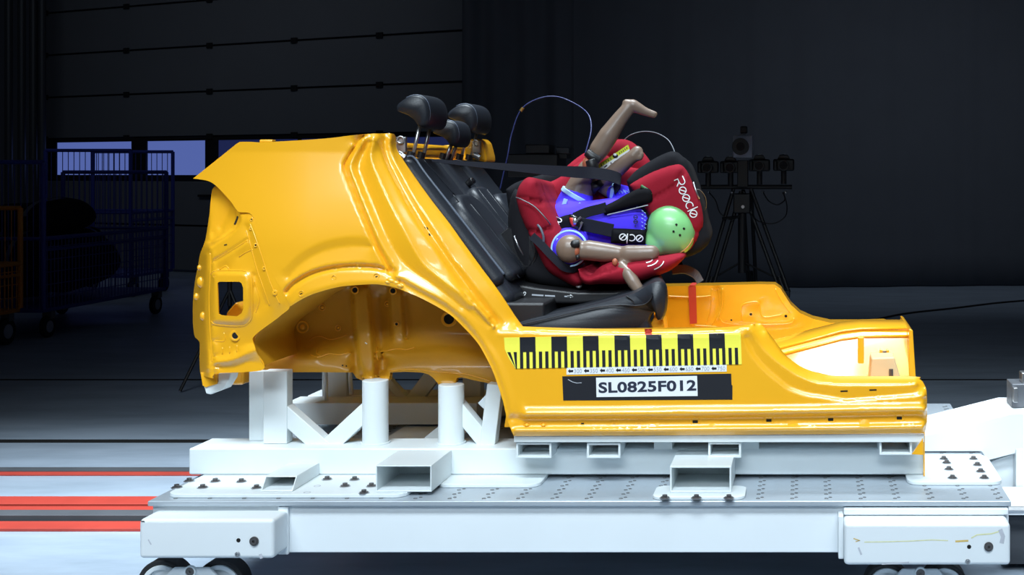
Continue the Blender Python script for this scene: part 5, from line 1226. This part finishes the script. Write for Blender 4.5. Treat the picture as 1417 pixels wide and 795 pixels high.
# the same wordmark on the pad, upside down, its first letters hidden by the fold
lay('ecle', (890.0, 325.6), (-9.3, -0.72), (-0.6, 8.6), lambda x, y: on_surface(pb, x, y, 4.46, 0.003), 'pad_lettering', 'paper', np_, 0.15)
crotch = puff([(765, 306), (775, 300), (792, 296), (801, 302), (803, 314), (798, 324), (785, 324), (774, 328), (766, 332), (762, 318)], 4.475, 0.06, 0.02, 'crotch_pad', 'pad', cs, rnd=10)
crb = bvh_of(crotch)
lay('R', (766.8, 307.5), (7.2, 3.6), (2.8, -5.6), lambda x, y: on_surface(crb, x, y, 4.45, 0.003), 'pad_lettering', 'paper', crotch, 0.17)
bkl = puff([(787, 297), (795, 297), (804, 303), (806, 312), (800, 322), (793, 320), (788, 308)], 4.452, 0.03, 0.012, 'buckle', 'gloss_black', cs, rnd=5)
puff([(788, 301), (793, 301), (797, 306), (798, 312), (793, 314), (789, 308)], 4.443, 0.01, 0.008, 'buckle_button', mat('red_button', (0.60, 0.05, 0.03), 0.35), bkl, h=2, rnd=3)
MB().ball(P(795.5, 306, 4.43), (0.008, 0.004, 0.012)).build('button_cover', 'bright_steel', bkl, smooth=True)
for a, b in (((793, 317), (798, 320.5)), ((800, 304), (804, 300)), ((801, 318), (806, 307))): MB().cyl(P(*a, 4.445), P(*b, 4.445), 0.004, n=8).build('tongue', 'bright_steel', bkl)
# lap belt of the car over the near wing and round the seat
lap = MB().ribbon([P(*q) for q in catmull([(736, 326, 4.39), (748, 337, 4.37), (760, 350, 4.36), (772, 362, 4.36), (782, 370, 4.37), (798, 372, 4.40), (806, 368, 4.45)], n=6)], 0.027, 0.004, (0.65, 0.2, 0.8)).build('lap_belt', 'webbing', None)
tag(lap, 'grey black belt webbing looping under the near leg over the left red wing', 'belt')
bl_o = MB(); pth = [P(*q) for q in catmull([(598, 222, 4.42), (640, 226, 4.43), (690, 230, 4.45), (740, 234, 4.49), (790, 237.5, 4.545), (818, 239, 4.58), (845, 243, 4.585), (858, 250, 4.60), (850, 262, 4.64)], n=8)]
bl_o.ribbon(pth, [0.008+0.034*min(1, i/34) for i in range(len(pth))], 0.004, (0, 0.25, 1))
tag(bl_o.build('shoulder_belt', 'webbing', None), 'dark shoulder belt stretched from the seat back to the raised leg', 'belt')
# yellow and white printed sticker on the far wing
stp = [(826, 231), (869, 201), (871, 206), (832, 236)]
sk = MB(); Ys = 4.70
sticker = shape_on([P(x, y, Ys) for x, y in ((825, 229.5), (869, 200), (871.5, 206.5), (830, 233))], [(0, 1, 2, 3)], 'warning_sticker', 'limesticker', cs, 0.002)
shape_on([P(x, y, Ys-0.002) for x, y in ((829, 232.5), (871, 206), (872, 210), (833, 237))], [(0, 1, 2, 3)], 'white_band', 'paper', sticker, 0.002)
MB().ball(P(851.5, 215.5, Ys-0.004), (0.010, 0.004, 0.008)).build('symbol', 'ink', sticker); MB().ball(P(851, 214, Ys-0.008), (0.006, 0.002, 0.005)).build('symbol', 'paper', sticker)
pp = []
for a, b, n_ in (((832, 228.5), (845, 219.5), 5), ((857, 211.5), (867, 204.5), 5)):
    for k in range(n_):
        t = k/(n_-1); x = a[0]+(b[0]-a[0])*t; y = a[1]+(b[1]-a[1])*t; pp.append([(x, y-1), (x+0.8, y+1.2)])
V, Fq = stroke2d(pp, 0.9); shape_on([P(x, y, Ys-0.003) for x, y in V], Fq, 'sticker_print', 'ink', sticker, 0.0006)
pp = [[(836, 231.5), (840, 228.5)], [(845, 226), (846, 224.8)], [(850, 224), (854, 221.5)], [(858, 218.5), (866, 213)]]
V, Fq = stroke2d(pp, 1.6); shape_on([P(x, y, Ys-0.0045) for x, y in V], Fq, 'sticker_print', 'ink', sticker, 0.0006)

# cables
def cable(pts, r, m, name, label): return tag(MB().tube([P(*q) for q in catmull(pts, n=8)], r, 7).build(name, m, None, smooth=True), label, 'cable')
c = cable([(692, 262, 4.95), (698, 235, 4.95), (703, 213, 4.95), (708, 186, 4.96), (721, 152, 4.97), (745, 136.5, 4.98), (772, 134, 4.98), (800, 146, 4.95), (815, 160, 4.9), (818, 180, 4.85), (812, 205, 4.8), (806, 226, 4.78)], 0.0028, 'bluecable', 'blue_cable', 'thin dark blue cable arching high between the seat back and the raised leg')
MB().cyl(P(720.5, 153.5, 4.97), P(724, 149, 4.97), 0.006, n=10).build('brass_clip', mat('brass', (0.45, 0.28, 0.08), 0.4, metal=0.8), c)
cable([(862, 196, 4.84), (872, 187, 4.84), (890, 182, 4.84), (908, 184, 4.82), (924, 193, 4.78), (932, 206, 4.72), (934, 214, 4.66)], 0.0022, 'railsteel', 'grey_cable', 'thin grey cable bowed over the top red wing to the head shell')
cable([(961, 262, 4.53), (969, 263, 4.55), (976, 273, 4.6), (977, 286, 4.65), (972, 292, 4.7), (962, 296, 4.72)], 0.0018, 'railsteel', 'grey_cable', 'thin grey cable loop beside the right edge of the head shell')
cable([(714, 273, 4.41), (722, 276, 4.385), (740, 286, 4.375), (756, 303, 4.37), (764, 314, 4.42)], 0.002, 'railsteel', 'grey_cable', 'thin grey cable lying across the left red wing')

# ------------------------------------------------------------------ camera tripod behind the sled
TY = 9.0
ax, az = toX(1027, TY), toZ(268, TY)
tri = thing('camera_tripod', (ax, TY, 0), 'tall black tripod with a cross bar standing in front of the grey curtain', 'tripod')
MB().cyl((ax, TY, 0.62), (ax, TY, az), 0.03, n=16).build('centre_column', 'black', tri)
MB().box((ax, TY, toZ(281, TY)), (0.12, 0.12, 0.14)).build('head_block', 'black', tri, bevel=0.01)
for fx, fy in ((toX(952, TY), TY-0.15), (toX(1122, TY), TY-0.15), (toX(1040, TY), TY+0.7)):
    a = Vector((ax+0.035*(1 if fx > ax else -1), TY, toZ(263, TY))); b = Vector((fx, fy, 0.0)); d = b-a
    L = MB(); s = d.cross(Vector((0, 1, 0))).normalized()*0.028
    L.cyl(a-s, a+d*0.6-s, 0.014, n=10); L.cyl(a+s, a+d*0.6+s, 0.014, n=10); lg = L.build('leg', 'black', tri)
    MB().cyl(a+d*0.5, b+Vector((0, 0, 0.012)), 0.012, n=10).build('leg_tube', 'black', lg); MB().box(a+d*0.6, (0.07, 0.05, 0.05)).build('leg_clamp', 'black', lg, bevel=0.006)
    MB().ball(b+Vector((0, 0, 0.018)), 0.018).build('rubber_foot', 'tyre', lg)
    MB().cyl((ax, TY, 0.70), a+d*0.52, 0.007, n=8).build('spreader', 'black', tri)
MB().cyl(P(970, 258.5, TY), P(1096, 258.5, TY), 0.016, n=14).build('cross_bar', 'black', tri)
MB().cyl(P(1022, 300, TY-0.05), P(1000, 302, TY-0.12), 0.010, n=8).build('pan_handle', 'black', tri)
for px in (981, 1013, 1056, 1087): MB().ball(P(px, 266, TY-0.02), 0.012).build('clamp_knob', 'bright_steel', tri, smooth=True)
MB().cyl(P(1028, 286, TY-0.09), P(1028, 286, TY-0.07), 0.012, n=12).build('lock_knob', 'bright_steel', tri)
def slr():
    t = thing('still_camera', (0, TY, toZ(246, TY)), 'x', 'camera', 'black cameras on the tripod bar')
    z = toZ(231, TY); mb = MB(); mb.box((0, TY, z), (0.15, 0.07, 0.085)); mb.build('camera_body', 'black', t, bevel=0.014, seg=3)
    mb = MB(); mb.prism([(-0.045, z+0.0427), (0.045, z+0.0427), (0.028, z+0.072), (-0.028, z+0.072)], TY-0.04, TY+0.02); mb.build('viewfinder_hump', 'black', t, bevel=0.006)
    mb = MB(); mb.cyl((0, TY-0.0355, z-0.004), (0, TY-0.12, z-0.004), 0.036, 0.039, n=28); mb.cyl((0, TY-0.12, z-0.004), (0, TY-0.125, z-0.004), 0.039, 0.036, n=28); ln = mb.build('lens', 'black', t)
    MB().cyl((0, TY-0.1252, z-0.004), (0, TY-0.1258, z-0.004), 0.029, n=28).build('front_glass', 'gloss_black', ln)
    MB().box((-0.058, TY-0.03, z-0.005), (0.03, 0.05, 0.075)).build('grip', 'black', t, bevel=0.01)
    MB().cyl((0, TY, toZ(257.6, TY)), (0, TY, z-0.043), 0.02, n=14).build('mount', 'black', t)
    MB().box((0, TY-0.01, z+0.076), (0.022, 0.02, 0.006)).build('hot_shoe', 'grey_ink', t)
    return t
cx0 = slr(); cx0.location.x += toX(980, TY)
# parts were written around x = 0, so the first camera's parts move with its empty
first = True
labels = ['black camera on the tripod bar, nearest the red child seat', 'black camera second from the left on the tripod bar, left of the pale box camera', 'black camera on the tripod bar just right of the pale box camera', 'black camera at the right end of the tripod bar']
cx0['label'] = labels[0]
for px, dz, lb in ((1011, 0, labels[1]), (1051, 2.5, labels[2]), (1084.5, 3, labels[3])):
    dup(cx0, (toX(px, TY)-toX(980, TY), 0, dz/F*TY), lb)
hs = thing('high_speed_camera', P(1028, 222, TY), 'pale grey box camera with a big black lens on top of the tripod', 'camera')
MB().box(P(1028.5, 203, TY), (0.136, 0.18, 0.155)).build('camera_body', 'camgrey', hs, bevel=0.008)
c_ = P(1025.5, 203, TY-0.0905); mb = MB(); mb.cyl(c_, c_+Vector((0, -0.10, 0)), 0.056, 0.059, n=32); ln = mb.build('lens', 'black', hs, bevel=0.003); MB().ring(c_+Vector((0, -0.1002, 0)), (0, -1, 0), 0.052, 0.03, 0.002, 32).build('lens_ring', 'black', ln); MB().cyl(c_+Vector((0, -0.1001, 0)), c_+Vector((0, -0.1006, 0)), 0.03, n=24).build('front_glass', 'gloss_black', ln)
MB().box(P(1028, 186, TY), (0.035, 0.05, 0.02)).build('handle_foot', 'camgrey', hs); MB().box(P(1029.5, 179.5, TY), (0.048, 0.09, 0.05)).build('handle', 'black', hs, bevel=0.008)
MB().box(P(1028, 240, TY), (0.075, 0.09, 0.19)).build('mount_block', 'black', hs, bevel=0.006)
def bcable(pts, label): return tag(MB().tube([P(x, y, Y) for x, y, Y in catmull(pts, n=8)], 0.0045, 6).build('camera_cable', 'black', None, smooth=True), label, 'cable', 'black cables of the tripod cameras')
bcable([(1084, 266, 8.96), (1089, 285, 8.93), (1086, 300, 8.9), (1070, 309, 8.9), (1050, 306, 8.92), (1040, 296, 8.95)], 'black camera cable looping widest, from the right end of the tripod bar')
bcable([(1056, 266, 8.96), (1064, 278, 8.93), (1076, 283, 8.92), (1086, 276, 8.94), (1083, 266, 8.96)], 'short black camera cable hanging between the two right cameras')
bcable([(981, 266, 8.96), (990, 277, 8.93), (997, 295, 8.9), (1012, 304, 8.9), (1024, 297, 8.93)], 'black camera cable hanging from the left end of the tripod bar')

# dark case on a stand behind the child seat
dk = thing('equipment_stand', (toX(740, 8.2), 8.2, 0), 'dark grey equipment case on a stand behind the left of the red child seat', 'stand')
MB().span(toX(706, 8.2), toX(776, 8.2), 8.1, 8.4, toZ(246, 8.2), toZ(213, 8.2)).build('case', 'black', dk, bevel=0.01)
MB().span(toX(730, 8.2), toX(764, 8.2), 8.12, 8.3, toZ(212.8, 8.2), toZ(200, 8.2)).build('upper_case', 'black', dk, bevel=0.008)
MB().span(toX(771, 8.2), toX(790, 8.2), 8.15, 8.3, toZ(213, 8.2), toZ(203.5, 8.2)).build('lid', 'darkgrey', dk, bevel=0.008); MB().span(toX(760, 8.2), toX(786, 8.2), 8.15, 8.3, toZ(219, 8.2), toZ(213.2, 8.2)).build('lid_arm', 'black', dk)
MB().cyl((toX(740, 8.2), 8.25, 0.04), (toX(740, 8.2), 8.25, toZ(246, 8.2)), 0.03, n=14).build('column', 'black', dk)
MB().cyl((toX(740, 8.2), 8.25, 0.0), (toX(740, 8.2), 8.25, 0.04), 0.22, n=24).build('foot', 'black', dk)
# thin stand whose one leg shows below the yellow tail
st_ = thing('light_stand', (toX(310, 7.9), 7.9, 0), 'thin black stand with one slanting leg showing below the yellow tail', 'stand')
apex = P(318, 400, 7.9)
for fx, fy in ((toX(249, 7.69), 7.69), (toX(372, 7.8), 7.8), (toX(318, 8.5), 8.5)): MB().cyl(apex, (fx, fy, 0.01), 0.010, n=8).build('leg', 'black', st_)
MB().cyl(apex+Vector((0, 0, -0.1)), apex+Vector((0, 0, 0.2)), 0.014, n=10).build('column', 'black', st_)
fc = MB().tube([P(x, 238+1.325*F/Y, Y) for x, Y in catmull([(1150, 10.6), (1195, 11.2), (1250, 11.9), (1320, 12.4), (1380, 12.9), (1430, 13.2)], n=6)], 0.012, 6).build('floor_cable', 'black', None, smooth=True)
tag(fc, 'black cable lying across the dark floor right of the yellow body', 'cable')

# ------------------------------------------------------------------ wire carts on the left
def wire_cart(name, x0, x1, y0, y1, zb, zl, zt0, zt1, m, label, mesh_side=True, step=0.05):
    t = thing(name, ((x0+x1)/2, (y0+y1)/2, 0), label, 'cart')
    MB().span(x0, x1, y0, y1, zb, zb+0.03).build('deck', m, t, bevel=0.004)
    def post(x, y, zt): MB().cyl((x, y, zb+0.031), (x, y, zt), 0.020, n=10).build('post', m, t)
    for x in (x0, x1): post(x, y0, zt0); post(x, y1, zt1)
    for y, zt in ((y0, zt0), (y1, zt1)):
        MB().cyl((x0, y, zt), (x1, y, zt), 0.018, n=10).build('end_rail', m, t); MB().cyl((x0, y, zl), (x1, y, zl), 0.014, n=8).build('end_rail', m, t)
        mb = MB(); k = x0+step
        while k < x1: mb.cyl((k, y, zb+0.03), (k, y, zt), 0.004, n=5, cap=False); k += step
        o = mb.build('end_wires', m, t); o['kind'] = 'stuff'
    for x in (x0, x1):
        MB().cyl((x, y0, zl), (x, y1, zl), 0.018, n=10).build('side_rail', m, t); MB().cyl((x, y0, zl-0.09), (x, y1, zl-0.09), 0.012, n=8).build('side_rail', m, t)
        mb = MB(); k = y0+step
        while k < y1: mb.cyl((x, k, zb+0.03), (x, k, zl), 0.004, n=5, cap=False); k += step
        z = zb+0.12
        while z < zl-0.05: mb.cyl((x, y0, z), (x, y1, z), 0.004, n=5, cap=False); z += 0.1
        o = mb.build('side_wires', m, t); o['kind'] = 'stuff'
    for x in (x0+0.06, x1-0.04):
        for y in (y0+0.12, y1-0.12):
            r = (zb-0.035)/2; q = MB(); q.cyl((x-0.02, y, r), (x+0.02, y, r), r, n=22); wv = q.build('caster_wheel', 'tyre', t, bevel=0.006)
            q = MB(); q.cyl((x-0.022, y, r), (x+0.022, y, r), r*0.55, n=18); q.build('hub', 'camgrey', wv)
            MB().box((x, y+0.02, zb-0.03+0.0), (0.07, 0.06, 0.058)).build('caster_fork', 'bright_steel' if False else 'railsteel', t)
    return t
wire_cart('wire_cart', -7.05, -6.07, 10.15, 12.1, 0.21, 0.80, 1.41, 1.33, 'bluecart', 'blue wire-sided cart loaded with dark bags behind the orange cart')
wire_cart('wire_cart', -8.05, -7.15, 13.5, 14.4, 0.21, 0.90, 1.56, 1.56, 'bluecart', 'tall blue wire cart seen against the lit blue window by the gate', step=0.06)
wire_cart('hand_cart', -7.1, -6.13, 9.35, 9.95, 0.24, 0.62, 1.05, 1.05, 'orangecart', 'orange framed cart on large casters at the left picture edge')
MB().span(-7.1, -6.13, 9.33, 9.345, 0.24, 0.42).build('apron', 'orangecart', bpy.data.objects['hand_cart'])
# bags heaped in the blue cart
def bag(c, r, label, seed):
    t = thing('duffel_bag', c, label, 'bag', 'dark bags heaped in the blue cart'); rng = random.Random(seed); mb = MB()
    mb.ball(c, r, 20, 14, Matrix.Rotation(rng.uniform(-.3, .3), 3, 'Z')); mb.v = [(x+0.03*math.sin(9*y+seed), y+0.02*math.sin(11*z+seed), z+0.025*math.sin(8*x+5*y+seed)) for x, y, z in mb.v]
    mb.build('bag_body', 'blackfab', t, smooth=True)
    MB().ribbon([(c[0]+r[0]*0.3, c[1]-r[1]*0.95*math.cos(a), c[2]+r[2]*1.08*math.sin(a)) for a in [0.2+0.15*k for k in range(18)]], 0.035, 0.004, (1, 0, 0)).build('handle', 'railsteel', t)
bag((-6.58, 10.65, 0.54), (0.36, 0.36, 0.28), 'black bag at the camera end of the blue cart', 1)
bag((-6.55, 11.42, 0.54), (0.36, 0.38, 0.28), 'black bag at the far end of the blue cart', 2)
bag((-6.56, 11.0, 0.93), (0.33, 0.50, 0.17), 'black bag lying on top of the heap in the blue cart', 3)
